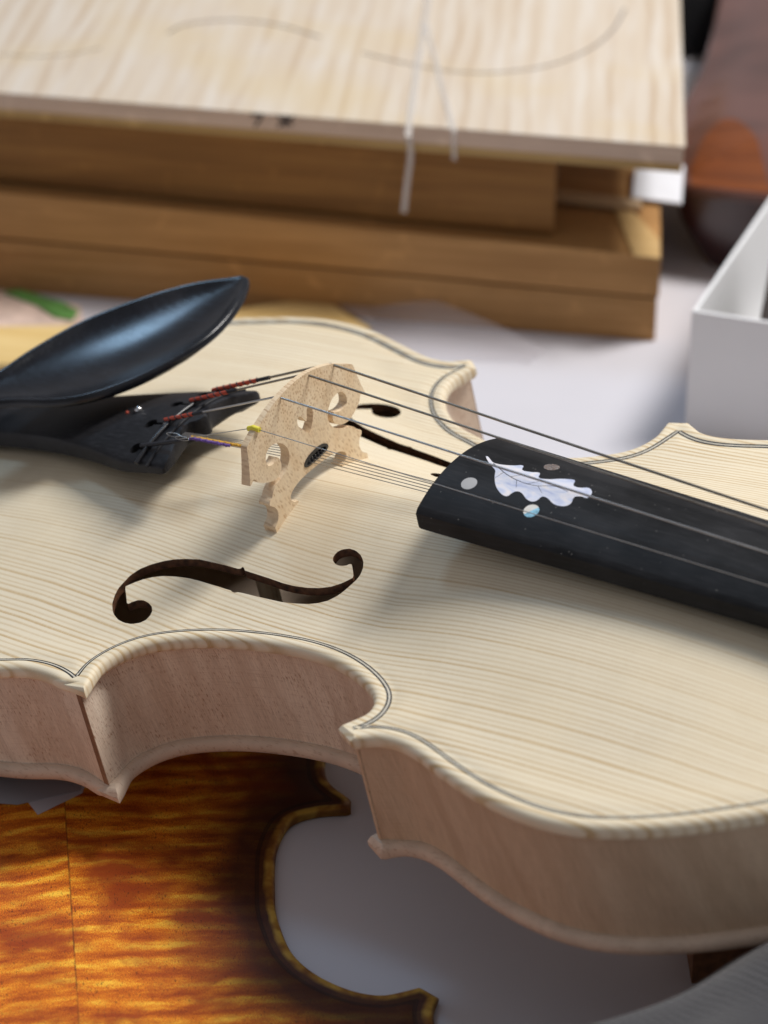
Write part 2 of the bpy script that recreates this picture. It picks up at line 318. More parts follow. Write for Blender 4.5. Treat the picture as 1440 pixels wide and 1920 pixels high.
def tube(path, r, seg=8, cap=True):
    P = np.asarray(path, float); T = np.gradient(P, axis=0); T /= np.linalg.norm(T, axis=1)[:, None]
    R = np.broadcast_to(np.asarray(r, float), (len(P),))
    ref = np.array([0, 0, 1.0]) if abs(T[0][2]) < 0.9 else np.array([1.0, 0, 0])
    V = []
    N = np.cross(T[0], ref); N /= np.linalg.norm(N)
    for i in range(len(P)):
        N = N-T[i]*(N@T[i]); N /= np.linalg.norm(N); B = np.cross(T[i], N)
        for k in range(seg):
            a = 2*math.pi*k/seg; V.append(P[i]+R[i]*(N*math.cos(a)+B*math.sin(a)))
    F = []
    for i in range(len(P)-1):
        for k in range(seg):
            j = (k+1) % seg; F.append((i*seg+k, i*seg+j, (i+1)*seg+j, (i+1)*seg+k))
    if cap:
        F.append(tuple(range(seg))[::-1]); F.append(tuple((len(P)-1)*seg+k for k in range(seg)))
    return np.array(V), F
def tubes(name, paths, r, mat, parent=None, seg=8):
    V = []; F = []; b = 0
    for p, rr in zip(paths, r if isinstance(r, (list, tuple)) else [r]*len(paths)):
        v, f = tube(p, rr, seg); V.append(v); F += [tuple(i+b for i in q) for q in f]; b += len(v)
    return mesh(name, np.concatenate(V), F, mat, parent, 50)
def ribbon(name, path3, w, mat, parent=None, nrm=None, thick=0.15):
    """flat strip of width w along a 3-D path with thickness"""
    P = np.asarray(path3, float); T = np.gradient(P, axis=0); T /= np.linalg.norm(T, axis=1)[:, None]
    N = np.broadcast_to(np.asarray(nrm if nrm is not None else (0, 0, 1), float), P.shape)
    B = np.cross(N, T); B /= np.linalg.norm(B, axis=1)[:, None]; ww = np.broadcast_to(np.asarray(w, float), (len(P),))[:, None]
    V = np.concatenate([P+B*ww/2+N*thick, P-B*ww/2+N*thick, P-B*ww/2, P+B*ww/2]); n = len(P); F = []
    for i in range(n-1):
        for a in range(4):
            b = (a+1) % 4; F.append((a*n+i, a*n+i+1, b*n+i+1, b*n+i))
    F += [(0, n, 2*n, 3*n), (n-1, 4*n-1, 3*n-1, 2*n-1)]
    return mesh(name, V, F, mat, parent, 40)
def prism(name, base, z0, z1, mat, parent=None, bevel=0.5, angle=30):
    """vertical prism over a polygon; z0 / z1 numbers or per-corner lists; bevelled"""
    n = len(base); Z0 = np.broadcast_to(np.asarray(z0, float), (n,)); Z1 = np.broadcast_to(np.asarray(z1, float), (n,))
    bm = bmesh.new()
    lo = [bm.verts.new((x*MM, y*MM, z*MM)) for (x, y), z in zip(base, Z0)]; hi = [bm.verts.new((x*MM, y*MM, z*MM)) for (x, y), z in zip(base, Z1)]
    bm.faces.new(lo[::-1]); bm.faces.new(hi)
    for i in range(n):
        j = (i+1) % n; bm.faces.new((lo[i], lo[j], hi[j], hi[i]))
    bmesh.ops.recalc_face_normals(bm, faces=bm.faces)
    if bevel: bmesh.ops.bevel(bm, geom=list(bm.edges), offset=bevel*MM, segments=2, affect='EDGES', profile=0.7)
    me = bpy.data.meshes.new(name); bm.to_mesh(me); bm.free()
    me.polygons.foreach_set('use_smooth', np.ones(len(me.polygons), bool)); me.set_sharp_from_angle(angle=math.radians(angle))
    return link(name, me, mat, parent)

# ------------------------------------------------------------------ outline
PF = {k: smooth(dens(D[k], 1.0), 14) for k in ('nl', 'nc', 'nu', 'fl', 'fc', 'fu')}
def outward(k, Q):
    N = normals(Q); m = len(Q)//2
    ref = {'nl': Q[m]-np.array([55, 0]), 'fl': Q[m]-np.array([55, 0]), 'nu': Q[m]-np.array([262, 0]), 'fu': Q[m]-np.array([262, 0]), 'nc': np.array([0, -1.]), 'fc': np.array([0, 1.])}[k]
    return N if N[m]@ref > 0 else -N
def off(k, d): return PF[k]+outward(k, PF[k])*d
def side(k, d, t0=None, t1=None, cut=5):
    Q = off(k, d); a = cut if t0 is not None else 0; b = len(Q)-(cut if t1 is not None else 0)
    Q = Q[a:b]
    if t0 is not None: Q = np.r_[[t0], Q]
    if t1 is not None: Q = np.r_[Q, [t1]]
    return smooth(resamp(Q, 1.0), 4)
def assemble(d, tips):
    s = [side('nl', d, None, tips['nl'][0]), side('nc', d, tips['nl'][1], tips['nu'][0]), side('nu', d, tips['nu'][1], None),
         side('fu', d, tips['fu'][1], None)[::-1], side('fc', d, tips['fl'][1], tips['fu'][0])[::-1], side('fl', d, None, tips['fl'][0])[::-1]]
    out = []
    for q in s:
        if out and np.linalg.norm(out[-1][-1]-q[0]) < 0.3: q = q[1:]
        out.append(q)
    Q = np.concatenate(out)
    if np.linalg.norm(Q[0]-Q[-1]) < 0.3: Q = Q[:-1]
    return Q
TIP = {k: np.array(v) for k, v in D['tips'].items()}
OUT = assemble(4.3, TIP)

def inset_rings(loop, ds, keep=0.6):
    N = normals(np.r_[loop[-1:], loop, loop[:1]])[1:-1]
    c = loop+N*0.5
    if inside(c[:50], loop).mean() < 0.5: N = -N
    pts = []
    for d, st in ds:
        q = (loop+N*d)[::st]
        q = q[inside(q, loop)]; q = q[segdist(q, loop) > d*0.985]; pts.append(q)
    return pts
RINGS = [(0.12, 1), (0.4, 1), (0.9, 1), (1.5, 1), (2.2, 1), (3.2, 1), (4.3, 1), (5.4, 1), (6.6, 1)]
def plate_sheet(loop, holes=(), grid=2.0, rings=RINGS):
    rp = inset_rings(loop, rings)
    x0, y0 = loop.min(0); x1, y1 = loop.max(0)
    gx, gy = np.meshgrid(np.arange(x0, x1, grid), np.arange(y0, y1, grid*0.87)); gx = gx+((np.arange(gx.shape[0]) % 2)*grid/2)[:, None]
    g = np.c_[gx.ravel(), gy.ravel()]; g = g[inside(g, loop)]; g = g[segdist(g, loop) > rings[-1][0]+grid*0.5]
    pts = np.concatenate(rp+[g])
    for h in holes:
        pts = pts[~inside(pts, h)]; pts = pts[segdist(pts, h) > 0.5]
    return fill2d(loop, holes, pts)

# ================================================================== materials
M_TOP = spruce('spruce_unvarnished'); M_FEDGE = plain('f_hole_stained_edge', (0.11, 0.046, 0.020), 0.6, var=0.5, vscale=0.5)
M_RIB = maple_uv('maple_rib'); M_RIB2 = maple_uv('maple_rib_smooth', (0.57, 0.43, 0.30), (0.66, 0.52, 0.375), (0.38, 0.24, 0.14), 0.3, 0.64)
M_BACK = maple_obj('maple_back'); M_BRIDGE = bridge_maple('bridge_maple'); M_EBONY = ebony('ebony_board')
M_TAIL = ebony('ebony_tailpiece', (0.013, 0.013, 0.015), 0.46, 0.12)
M_CHIN = ebony('polished_chin_rest', (0.004, 0.005, 0.008), 0.20, 0.08, 0.42)
M_PBLACK = plain('purfling_black', (0.012, 0.014, 0.018), 0.6, var=0.3, vscale=1.0); M_PWHITE = plain('purfling_white', (0.56, 0.52, 0.44), 0.6, var=0.08, vscale=0.6)
M_STEEL = plain('wound_steel', (0.50, 0.49, 0.48), 0.30, 1.0); M_STEELD = plain('wound_tungsten', (0.31, 0.27, 0.225), 0.36, 1.0); M_WIRE = plain('thin_wire', (0.42, 0.40, 0.38), 0.35, 1.0)
M_RED = plain('red_thread', (0.50, 0.065, 0.03), 0.55, var=0.2, vscale=2.0); M_BLKTH = plain('black_thread', (0.012, 0.012, 0.018), 0.6)
M_YEL = plain('yellow_plastic', (0.80, 0.70, 0.05), 0.4, var=0.05); M_ORYARN = plain('orange_yarn', (0.72, 0.40, 0.05), 0.8, var=0.2, vscale=2); M_PURP = plain('purple_yarn', (0.16, 0.09, 0.36), 0.85, var=0.25, vscale=2)
M_CHROME = plain('chrome', (0.75, 0.75, 0.75), 0.12, 1.0); M_HORN = plain('black_horn', (0.012, 0.012, 0.015), 0.3)
M_INT = plain('raw_interior_maple', (0.50, 0.385, 0.30), 0.75, var=0.15, vscale=0.08)

def pearl(name, a, b, c, sc=0.22, rough=0.22):
    t = NT(name); v = t.coords(); n = t.noise(t.vscale(v, (1, 2.2, 1)), sc, 3, 0.5, 0.8)
    t.set(Base_Color=t.ramp(n, [(0.3, a), (0.5, b), (0.7, c)]), Roughness=rough, Coat_Weight=0.5)
    return t.m
M_PEARL = pearl('mother_of_pearl', (0.46, 0.52, 0.74), (0.66, 0.70, 0.84), (0.84, 0.80, 0.82), 0.16, 0.16)
M_PEARLG = plain('grey_pearl', (0.42, 0.42, 0.43), 0.45, var=0.06, spec=0.2)
M_ABALONE = pearl('dark_abalone', (0.05, 0.07, 0.09), (0.22, 0.15, 0.12), (0.32, 0.34, 0.36), 0.9)
M_VEIN = plain('engraved_vein', (0.05, 0.05, 0.08), 0.6)
M_PBLUE = plain('blue_pearl', (0.25, 0.52, 0.68), 0.2, var=0.25, vscale=0.8, coat=0.5); M_PCREAM = plain('cream_pearl', (0.70, 0.66, 0.60), 0.25, var=0.08, coat=0.4)

# ================================================================== the unvarnished violin
VM = Matrix([[0.772949, 0.601677, -0.201334, -119.891], [-0.61864, 0.785152, -0.028655, 759.528], [0.140837, 0.146702, 0.979103, 53.51], [0, 0, 0, 1]])
VM.translation = VM.translation*MM
violin = empty('violin', VM)
tag(violin, 'pale unvarnished violin in the middle with strings, black fingerboard and chin rest', 'violin')

FH_N = resamp(np.r_[np.array(D['fhole']), [D['fhole'][0]]], 0.9, True)
FH_F = FH_N*np.array([1, -1])

V2, F2 = plate_sheet(OUT, (FH_N, FH_F), 2.0)
d2 = segdist(V2, OUT)
ztop = arch(V2[:, 0], V2[:, 1])*np.clip((d2-4.5)/7, 0, 1)**0.5+rimz(d2, P=V2)
def zt(x, y):
    P = np.c_[np.atleast_1d(x), np.atleast_1d(y)].astype(float); dd = segdist(P, OUT)
    return arch(P[:, 0], P[:, 1])*np.clip((dd-4.5)/7, 0, 1)**0.5+rimz(dd, P=P)
zin = np.where(d2 < 9, -4.4+np.maximum(0, 1.6-np.sqrt(np.maximum(1.6**2-np.maximum(1.6-d2, 0)**2, 0))), 0)
zbot = np.where(d2 < 9, zin, np.maximum(-4.4, ztop-2.5-1.9*np.clip((13-d2)/4, 0, 1)))
def is_f(P): return np.minimum(segdist(P, FH_N), segdist(P, FH_F)) < 0.05
top = solid('top_plate', V2, F2, lambda V: np.c_[V, ztop], lambda V: np.c_[V, zbot], [M_TOP, M_FEDGE], violin, 30, is_f, 1)

# purfling: black-white-black inlaid line standing a hair proud
def purf(k):
    Q = PF[k]; N = outward(k, Q)
    V = []; F = []; mi = []
    jit = np.convolve(rng.normal(0, 1, len(Q)), np.ones(5)/5, 'same')*0.05
    lanes = [(-0.66, -0.26, 0, 0.03), (-0.26, 0.26, 1, 0.02), (0.26, 0.66, 0, 0.03)]
    b = 0
    for lo, hi, m, up in lanes:
        w = np.full(len(Q), (hi-lo)/2)*(1+(jit*4 if m == 0 else 0)); c = (lo+hi)/2+jit*0.6
        A = Q+N*(c-w)[:, None]; B = Q+N*(c+w)[:, None]
        za = zt(A[:, 0], A[:, 1])+0.07+up; zb = zt(B[:, 0], B[:, 1])+0.07+up
        n = len(Q); V.append(np.c_[A, za]); V.append(np.c_[B, zb]); V.append(np.c_[A, za-0.4]); V.append(np.c_[B, zb-0.4])
        for i in range(n-1):
            for p, q in ((0, 1), (1, 3), (2, 0)):
                F.append((b+p*n+i, b+p*n+i+1, b+q*n+i+1, b+q*n+i)); mi.append(m)
        b += 4*n
    o = mesh('purfling', np.concatenate(V), F, [M_PBLACK, M_PWHITE], top, 40, mi)
    bm = bmesh.new(); bm.from_mesh(o.data); bmesh.ops.recalc_face_normals(bm, faces=bm.faces); bm.to_mesh(o.data); bm.free()
for k in ('nl', 'nc', 'nu', 'fl', 'fc', 'fu'): purf(k)

# back plate
ZB = -35.2
V3, F3 = plate_sheet(OUT, (), 3.0)
d3 = segdist(V3, OUT)
zbk_in = np.where(d3 < 8, ZB-np.maximum(0, 1.9-np.sqrt(np.maximum(1.9**2-np.maximum(1.9-d3, 0)**2, 0)))-0.35*np.exp(-((d3-2.2)/0.8)**2)*0, ZB-np.maximum(0, arch(V3[:, 0], V3[:, 1], 12.0)-1.0))
zbk_out = ZB-4.4-rimz(d3, 2.0, 0.4, 5.2, V3)-arch(V3[:, 0], V3[:, 1], 12.0)*np.clip((d3-4.5)/7, 0, 1)**0.5
back = solid('back_plate', V3, F3, lambda V: np.c_[V, zbk_in], lambda V: np.c_[V, zbk_out], [M_BACK], violin, 30)

# ribs: one bent strip per bout, the C-bout strips end in a thin square face at the corners
def rib(k, ends, mat, thick=1.3, endmat=None):
    Q = off(k, 1.5)
    a = 7 if ends[0] is not None else 0; b = len(Q)-(7 if ends[1] is not None else 0); Q = Q[a:b]
    if ends[0] is not None: Q = np.r_[[ends[0]], Q]
    if ends[1] is not None: Q = np.r_[Q, [ends[1]]]
    Q = smooth(resamp(dens(Q[::4] if (len(Q)-1) % 4 == 0 else np.r_[Q[::4], Q[-1:]], 1.0), 1.0), 3)
    N = normals(Q); O = outward(k, PF[k]); m = len(Q)//2
    j = np.argmin(np.linalg.norm(PF[k]-Q[m], axis=1))
    if N[m]@O[j] < 0: N = -N
    n = len(Q); s = np.r_[0, np.cumsum(np.linalg.norm(np.diff(Q, axis=0), axis=1))]+{'nl': 0, 'nc': 300, 'nu': 700, 'fl': 1100, 'fc': 1500, 'fu': 1900}[k]
    zs = np.linspace(ZB+0.05, -4.2, 9); V = []; uv = []
    for z in zs: V.append(np.c_[Q, np.full(n, z)]); uv.append(np.c_[s, np.full(n, z)])
    I = Q-N*thick
    for z in zs: V.append(np.c_[I, np.full(n, z)]); uv.append(np.c_[s, np.full(n, z)])
    F = []
    for r in range(8):
        for i in range(n-1):
            F.append((r*n+i, r*n+i+1, (r+1)*n+i+1, (r+1)*n+i)); q = 9*n
            F.append((q+r*n+i, q+(r+1)*n+i, q+(r+1)*n+i+1, q+r*n+i+1))
        for i in (0, n-1): F.append((r*n+i, (r+1)*n+i, 9*n+(r+1)*n+i, 9*n+r*n+i))
    o = mesh('rib', np.concatenate(V), F, mat, violin, 40, None, np.concatenate(uv))
    bm = bmesh.new(); bm.from_mesh(o.data); bmesh.ops.recalc_face_normals(bm, faces=bm.faces); bm.to_mesh(o.data); bm.free()
    return Q
KC = {}
for k, (bt, cc) in (('nl', ('nl', 'nc')), ('nu', ('nu', 'nc')), ('fl', ('fl', 'fc')), ('fu', ('fu', 'fc'))):
    T = TIP[k]; ta, tb = (T[0], T[1]) if k in ('nl', 'fl') else (T[1], T[0])   # bout side, C side
    apex = PF[bt][-1] if k in ('nl', 'fl') else PF[bt][0]
    mid = (ta+tb)/2; dirn = (mid-apex)/np.linalg.norm(mid-apex); tr = (tb-ta)/np.linalg.norm(tb-ta)
    e = mid-dirn*2.6
    KC[k] = (e-tr*1.1, e+tr*1.0, dirn, tr)      # bout rib end, C rib end
rib('nl', (None, KC['nl'][0]), M_RIB); rib('fl', (None, KC['fl'][0]), M_RIB)
rib('nc', (KC['nl'][1], KC['nu'][1]), M_RIB); rib('fc', (KC['fl'][1], KC['fu'][1]), M_RIB)
rib('nu', (KC['nu'][0], None), M_RIB2); rib('fu', (KC['fu'][0], None), M_RIB2)
M_SEAM = maple_uv('rib_end_grain', (0.24, 0.13, 0.075), (0.30, 0.18, 0.11), (0.16, 0.09, 0.05))
for k in KC:
    a, b, dr, tr = KC[k]; a2 = a-tr*0.0; pts = [a+dr*0.45+tr*0.12, b+dr*0.45-tr*0.12, b-dr*4, a-dr*4]
    V = [(*p, z) for z in (ZB+0.1, -4.3) for p in pts]
    mesh('corner_block', V, [(0, 1, 5, 4), (1, 2, 6, 5), (2, 3, 7, 6), (3, 0, 4, 7), (0, 3, 2, 1), (4, 5, 6, 7)], M_SEAM if k == 'nl' else M_RIB2, violin, None, None, [(p[0]*0.2, p[2]) for p in V])

# sound post standing inside by the near foot
tubes('sound_post', [np.array([(124, -19, -46.0), (124, -19, -20), (124, -19, 9.0)])], 3.0, M_TOP, violin, 16)

# ------------------------------------------------------------------ fingerboard and neck
XF = 187.6; FBY = 1.0
def fbz(x, y):
    return 32.3-0.104*(np.asarray(x)-XF)-(42-np.sqrt(np.maximum(42**2-(np.asarray(y)-FBY)**2, 1)))
def fb_half(x): return np.interp(x, [XF, 461], [20.2, 12.0])
xs = np.r_[XF, XF+0.25, XF+0.8, np.linspace(XF+3, 455, 60)]
prof = np.linspace(-1, 1, 41); V = []; F = []
for i, x in enumerate(xs):
    hw = fb_half(x); e = [1.2, 0.5, 0.12][i] if i < 3 else 0.0; e = e*0.35
    ys = FBY+prof*(hw-e*0.5); z = fbz(x, ys)-e
    zr = np.minimum(1, (1-np.abs(prof))*hw/0.8); z = z-0.5*(1-np.sqrt(np.maximum(0, 1-(1-zr)**2)))
    row = [(x, y, zz) for y, zz in zip(ys, z)]
    zl = fbz(x, FBY+hw)-5.6+e
    row += [(x, FBY+hw-e*0.5, zl+0.4), (x, FBY+hw-0.7, zl), (x, FBY+hw*0.72, zl+0.6), (x, FBY+hw*0.35, zl+4.2), (x, FBY-hw*0.35, zl+4.2), (x, FBY-hw*0.72, zl+0.6), (x, FBY-hw+0.7, zl), (x, FBY-hw+e*0.5, zl+0.4)]
    V += row; k = len(row)
for i in range(len(xs)-1):
    for j in range(k):
        F.append((i*k+j, (i+1)*k+j, (i+1)*k+(j+1) % k, i*k+(j+1) % k))
F.append(tuple(range(k))); F.append(tuple((len(xs)-1)*k+j for j in range(k))[::-1])
fb = mesh('fingerboard', V, F, M_EBONY, violin, 38)
V = []; F = []
for x in np.linspace(322, 455, 14):
    hw = fb_half(x)-1; zt_ = float(fbz(x, FBY+hw))-5.8+2.5; dp = np.interp(x, [322, 336, 352, 380, 455], [40, 36, 20, 13, 11])
    for a in np.linspace(0, math.pi, 13): V.append((x, FBY+hw*math.cos(a), zt_-dp*math.sin(a)**0.8))
for i in range(13):
    for j in range(13):
        F.append((i*13+j, i*13+(j+1) % 13, (i+1)*13+(j+1) % 13, (i+1)*13+j))
F += [tuple(range(13)), tuple(13*13+j for j in range(13))[::-1]]
mesh('neck', V, F, M_BACK, violin, 40)

def inlay(name, loop, mat, h=0.05, parent=fb, step=0.7):
    L = resamp(np.r_[np.asarray(loop), [loop[0]]], step, True)
    g = np.stack(np.meshgrid(np.arange(L[:, 0].min(), L[:, 0].max(), 1.0), np.arange(L[:, 1].min(), L[:, 1].max(), 1.0)), -1).reshape(-1, 2)
    g = g[inside(g, L)]; g = g[segdist(g, L) > 0.5] if len(g) else g
    V, F = fill2d(L, (), g)
    return solid(name, V, F, lambda V: np.c_[V, fbz(V[:, 0], V[:, 1])+h], lambda V: np.c_[V, fbz(V[:, 0], V[:, 1])-0.5], mat, parent, 30)
leaf = inlay('leaf_inlay', dens(D['leaf'], 0.5, True), M_PEARL); leaf['label'] = 'white pearl oak leaf inlaid in the fingerboard'
vq = dens(D['vein'], 0.6)
def on_fb(q, h): return np.c_[q, fbz(q[:, 0], q[:, 1])+h]
def vein(q, w): ribbon('leaf_vein', on_fb(np.asarray(q), 0.05), np.linspace(w, w*0.45, len(q)), M_VEIN, leaf, None, 0.03)
# the vein sits on the leaf: kept as a part of the fingerboard group one level down
def circ(c, r, n=40, a0=0, a1=2*math.pi): return [(c[0]+r*math.cos(a0+(a1-a0)*i/n), c[1]+r*math.sin(a0+(a1-a0)*i/n)) for i in range(n+(0 if a1-a0 > 6 else 1))]
# ------------------------------------------------------------------ bridge
XB = 133.6
half = [(-3.1,20.25),(-7.5,19.9),(-10.8,18.9),(-12.6,17.6),(-12.8,16.4),(-11.6,15.2),(-10.2,14.7),(-10.1,14.5),(-10.1,13.35),(-10.2,13.25),(-15.6,12.6),(-20.9,11.75),(-21.2,11.9),(-21.3,12.8),(-19.8,13.6),(-19.0,14.9),(-18.8,16.6),(-19.6,18.2),(-20.9,19.3),(-21.1,20.1),(-20.6,20.7),(-19.5,21.3),(-18.6,22.6),(-17.0,23.8),(-14.3,24.6),(-12.0,25.6),(-10.2,27.0),(-9.2,28.8),(-9.1,31.0),(-10.3,33.2),(-12.5,34.9),(-15.2,35.4),(-17.1,34.7),(-18.2,33.1),(-18.2,31.2),(-17.4,30.3),(-16.2,30.1),(-14.9,30.4),(-13.9,31.1),(-13.2,30.2),(-13.0,28.6),(-13.4,27.0),(-14.6,25.9),(-16.3,25.4),(-18.4,25.8),(-21.0,26.9),(-23.0,28.3),(-24.0,29.8),(-24.6,30.1),(-25.4,29.4),(-26.3,28.9),(-26.2,29.6),(-25.4,32.5),(-24.5,36.6),(-24.0,39.4),(-23.4,40.3)]
crown = [(-19.6,42.4),(-17.2,43.4),(-13.7,44.9),(-9.5,46.3),(-5.0,47.2),(0,47.7),(5.0,47.6),(10.3,46.5),(15.9,44.6),(19.6,42.6)]
left = [np.array(p, float) for p in half]
i0 = half.index((-16.2,30.1)); i1 = half.index((-16.3,25.4))
half_far = half[:i0]+[(-16.2,29.9),(-14.6,29.9),(-13.0,30.4),(-11.9,31.0),(-11.0,29.8),(-10.9,28.4),(-11.8,27.1),(-13.8,25.9),(-16.3,25.3)]+half[i1+1:]   # the far curl nearly closes
right = [np.array((-p[0]*0.985, p[1]+0.3 if p[1] > 25 else p[1])) for p in half_far][::-1]
loop = np.array(left+[np.array(c, float) for c in crown]+right)
# smooth the long runs, keep the corners
def dens_c(P, step=0.35, closed=True, lim=50):
    P = np.asarray(P, float); n = len(P); a = P-np.roll(P, 1, 0); b = np.roll(P, -1, 0)-P
    ang = np.degrees(np.abs(np.arctan2(a[:, 0]*b[:, 1]-a[:, 1]*b[:, 0], (a*b).sum(1))))
    cs = [i for i in range(n) if ang[i] > lim]
    if not cs: return dens(P, step, True)
    out = []
    for u, w in zip(cs, cs[1:]+[cs[0]+n]):
        seg = P[[i % n for i in range(u, w+1)]]
        out.append(dens(seg, step)[:-1] if len(seg) > 2 else resamp(seg, step)[:-1])
    return np.concatenate(out)
BL = dens_c(loop)
heart = dens_c([(p[0]*1.18+0.05, (p[1]-34.6)*1.12+34.6) for p in [(-2.7,36.2),(-2.1,37.0),(-1.2,36.9),(-0.3,35.4),(0.2,34.6),(0.8,35.4),(1.2,37.2),(2.2,38.0),(3.1,37.5),(3.1,35.6),(2.5,33.8),(1.4,32.2),(0.3,31.2),(-1.0,32.6),(-1.9,33.9),(-2.6,34.9)]], 0.3, True, 60)
ovalp = dens([(-4.6,22.6),(-4.3,23.6),(-2.4,24.7),(0.8,25.3),(3.8,25.2),(5.7,24.4),(6.2,23.3),(5.2,22.5),(2.6,22.1),(-0.6,21.9),(-3.6,22.0)], 0.3, True)
xf_ = lambda V: XB+2.2-0.0*V[:, 1]
def bthick(z): return np.interp(z, [11, 20, 30, 40, 48], [4.4, 4.0, 3.2, 2.3, 1.7])
V, F = fill2d(BL, (heart, ovalp))
# foot soles follow the arched top so that the bridge stands on it
def sole2(V, x):
    z = V[:, 1].copy(); base = np.interp(np.abs(V[:, 0]), [10.1, 15.6, 20.9], [13.3, 12.6, 11.75]); h = z-base
    m = (h < 1.6) & (z < 15.2) & (np.abs(V[:, 0]) > 9.8)
    if m.any():
        zs = zt(np.full(m.sum(), x), V[m, 0]); k = np.clip(1-h[m]/1.6, 0, 1); z[m] = z[m]+(zs-base[m])*k
    return z
bridge = solid('bridge', V, F, lambda V: np.c_[XB+2.2+0*V[:, 0], V[:, 0], sole2(V, XB+2.2)], lambda V: np.c_[XB+2.2-bthick(V[:, 1]), V[:, 0], sole2(V, XB-1)], M_BRIDGE, violin, 32)
bm = bmesh.new(); bm.from_mesh(bridge.data)
es = [e for e in bm.edges if len(e.link_faces) == 2 and e.calc_face_angle(0) > 1.2 and all(v.co.x > (XB+2.1)*MM for v in e.verts)]
bmesh.ops.recalc_face_normals(bm, faces=bm.faces); bm.to_mesh(bridge.data); bm.free()
slot = dens([(-3.8,22.7),(-3.4,23.2),(-1.5,24.0),(1.6,24.4),(4.4,24.1),(5.3,23.4),(4.2,22.9),(1.0,22.5),(-2.4,22.4)], 0.3, True)
V, F = fill2d(ovalp, (slot,))
ins = solid('string_guide', V, F, lambda V: np.c_[XB+2.45+0*V[:, 0], V[:, 0], V[:, 1]], lambda V: np.c_[XB-1.7+0*V[:, 0], V[:, 0], V[:, 1]], M_HORN, bridge, 40)
ins['label'] = 'black oval guide that the thin wires pass through'
# small notched teeth inside the guide
tt = []
for i in range(6):
    y = -2.9+i*1.35; z0 = 22.45+0.05*i; tt.append(np.array([(XB+1.6, y, z0), (XB+1.6, y+0.1, z0+0.8)]))
tubes('guide_teeth', tt, 0.16, plain('silver_teeth', (0.25, 0.25, 0.26), 0.35, 0.5), bridge, 6)

# ------------------------------------------------------------------ tailpiece
def tz(x, y): return np.interp(x, [-30, 55, 100], [9.0, 23.8, 31.3])-(55-np.sqrt(np.maximum(55**2-np.asarray(y)**2, 1)))
tl = [(-30,-9),(0,-10),(25,-11.5),(45,-13.8),(62,-17),(78,-20.8),(90,-22.0),(97.0,-22.8),(98.4,-22.0),(98.0,-18),(96.5,-14),(95.3,-11),(94.6,-9),(94.0,-7.6),(94.0,-6.0),(94.6,-5.0),(96.0,-4.4),(97.2,-3.0),(97.6,-1.0),(96.8,0.6),(95.4,1.8),(94.6,3.5),(94.4,6.0),(94.8,9.0),(96.0,13.0),(97.5,16.5),(98.5,18.8),(98.2,20.6),(96.5,21.7),(90,21.8),(78,20),(62,16.6),(45,13.6),(25,11.5),(0,10),(-30,9)]
TL = dens_c(tl, 0.8, True, 70)
def keyhole(x, y, r=2.0, w=0.55, l=6.5):
    a = math.asin(w/r)
    return np.array([(x+r*math.cos(t), y+r*math.sin(t)) for t in np.linspace(a, 2*math.pi-a, 20)]+[(x+l, y-w), (x+l, y+w)])
HOLES = [keyhole(82.0, -16.6), keyhole(79.0, -6.0), keyhole(79.0, 5.6), keyhole(81, 15.2)]
g = np.stack(np.meshgrid(np.arange(-30, 110, 2.5), np.arange(-26, 26, 1.6)), -1).reshape(-1, 2); g = g[inside(g, TL)]; g = g[segdist(g, TL) > 1.0]
for h in HOLES: g = g[~inside(g, h)]; g = g[segdist(g, h) > 0.5]
rp = inset_rings(TL, [(0.3, 1), (0.9, 1)])
V, F = fill2d(TL, HOLES, np.concatenate(rp+[g])); dT = segdist(V, TL)
rz = -0.9+np.sqrt(np.maximum(0.81-np.maximum(0.9-dT, 0)**2, 0))
up = lambda V: np.c_[V, tz(V[:, 0], V[:, 1])+rz]
tail = solid('tailpiece', V, F, up, lambda V: np.c_[V, tz(V[:, 0], V[:, 1]*0.5)-np.interp(V[:, 0], [-30, 80, 108], [7, 8.6, 7.2])+1.5*np.clip(1-dT/2, 0, 1)], M_TAIL, violin, 35)
def ridge(name, xa, w, h, y0, y1, mat, bend=2.2):
    ys = np.linspace(y0, y1, 40); P = np.c_[xa-bend*(ys/22)**2*-1*0+bend*(ys/22)*0, ys, tz(np.full(40, xa), ys)+h-w*0.5]
    return tubes(name, [P], w*0.5, mat, tail, 10)
ridge('tail_fret', 87.4, 1.5, 1.3, -22.6, 21.2, M_HORN); ridge('tail_fret', 91.9, 1.1, 0.75, -23.2, 21.4, M_TAIL)
bmq = bmesh.new(); bmesh.ops.create_uvsphere(bmq, u_segments=20, v_segments=12, radius=1.15*MM)
me = bpy.data.meshes.new('fine_tuner_pin'); bmq.to_mesh(me); bmq.free(); me.polygons.foreach_set('use_smooth', np.ones(len(me.polygons), bool))
o = link('ball_pin', me, M_CHROME, tail); o.location = Vector((67.5, 0.6, float(tz(67.5, 0.6))+0.5))*MM
o2 = link('ball_pin', me.copy(), M_RED, tail); o2.data.materials.clear(); o2.data.materials.append(M_RED); o2.scale = (0.45,)*3; o2.location = Vector((63.6, -0.6, float(tz(63.6, -0.6))+0.15))*MM

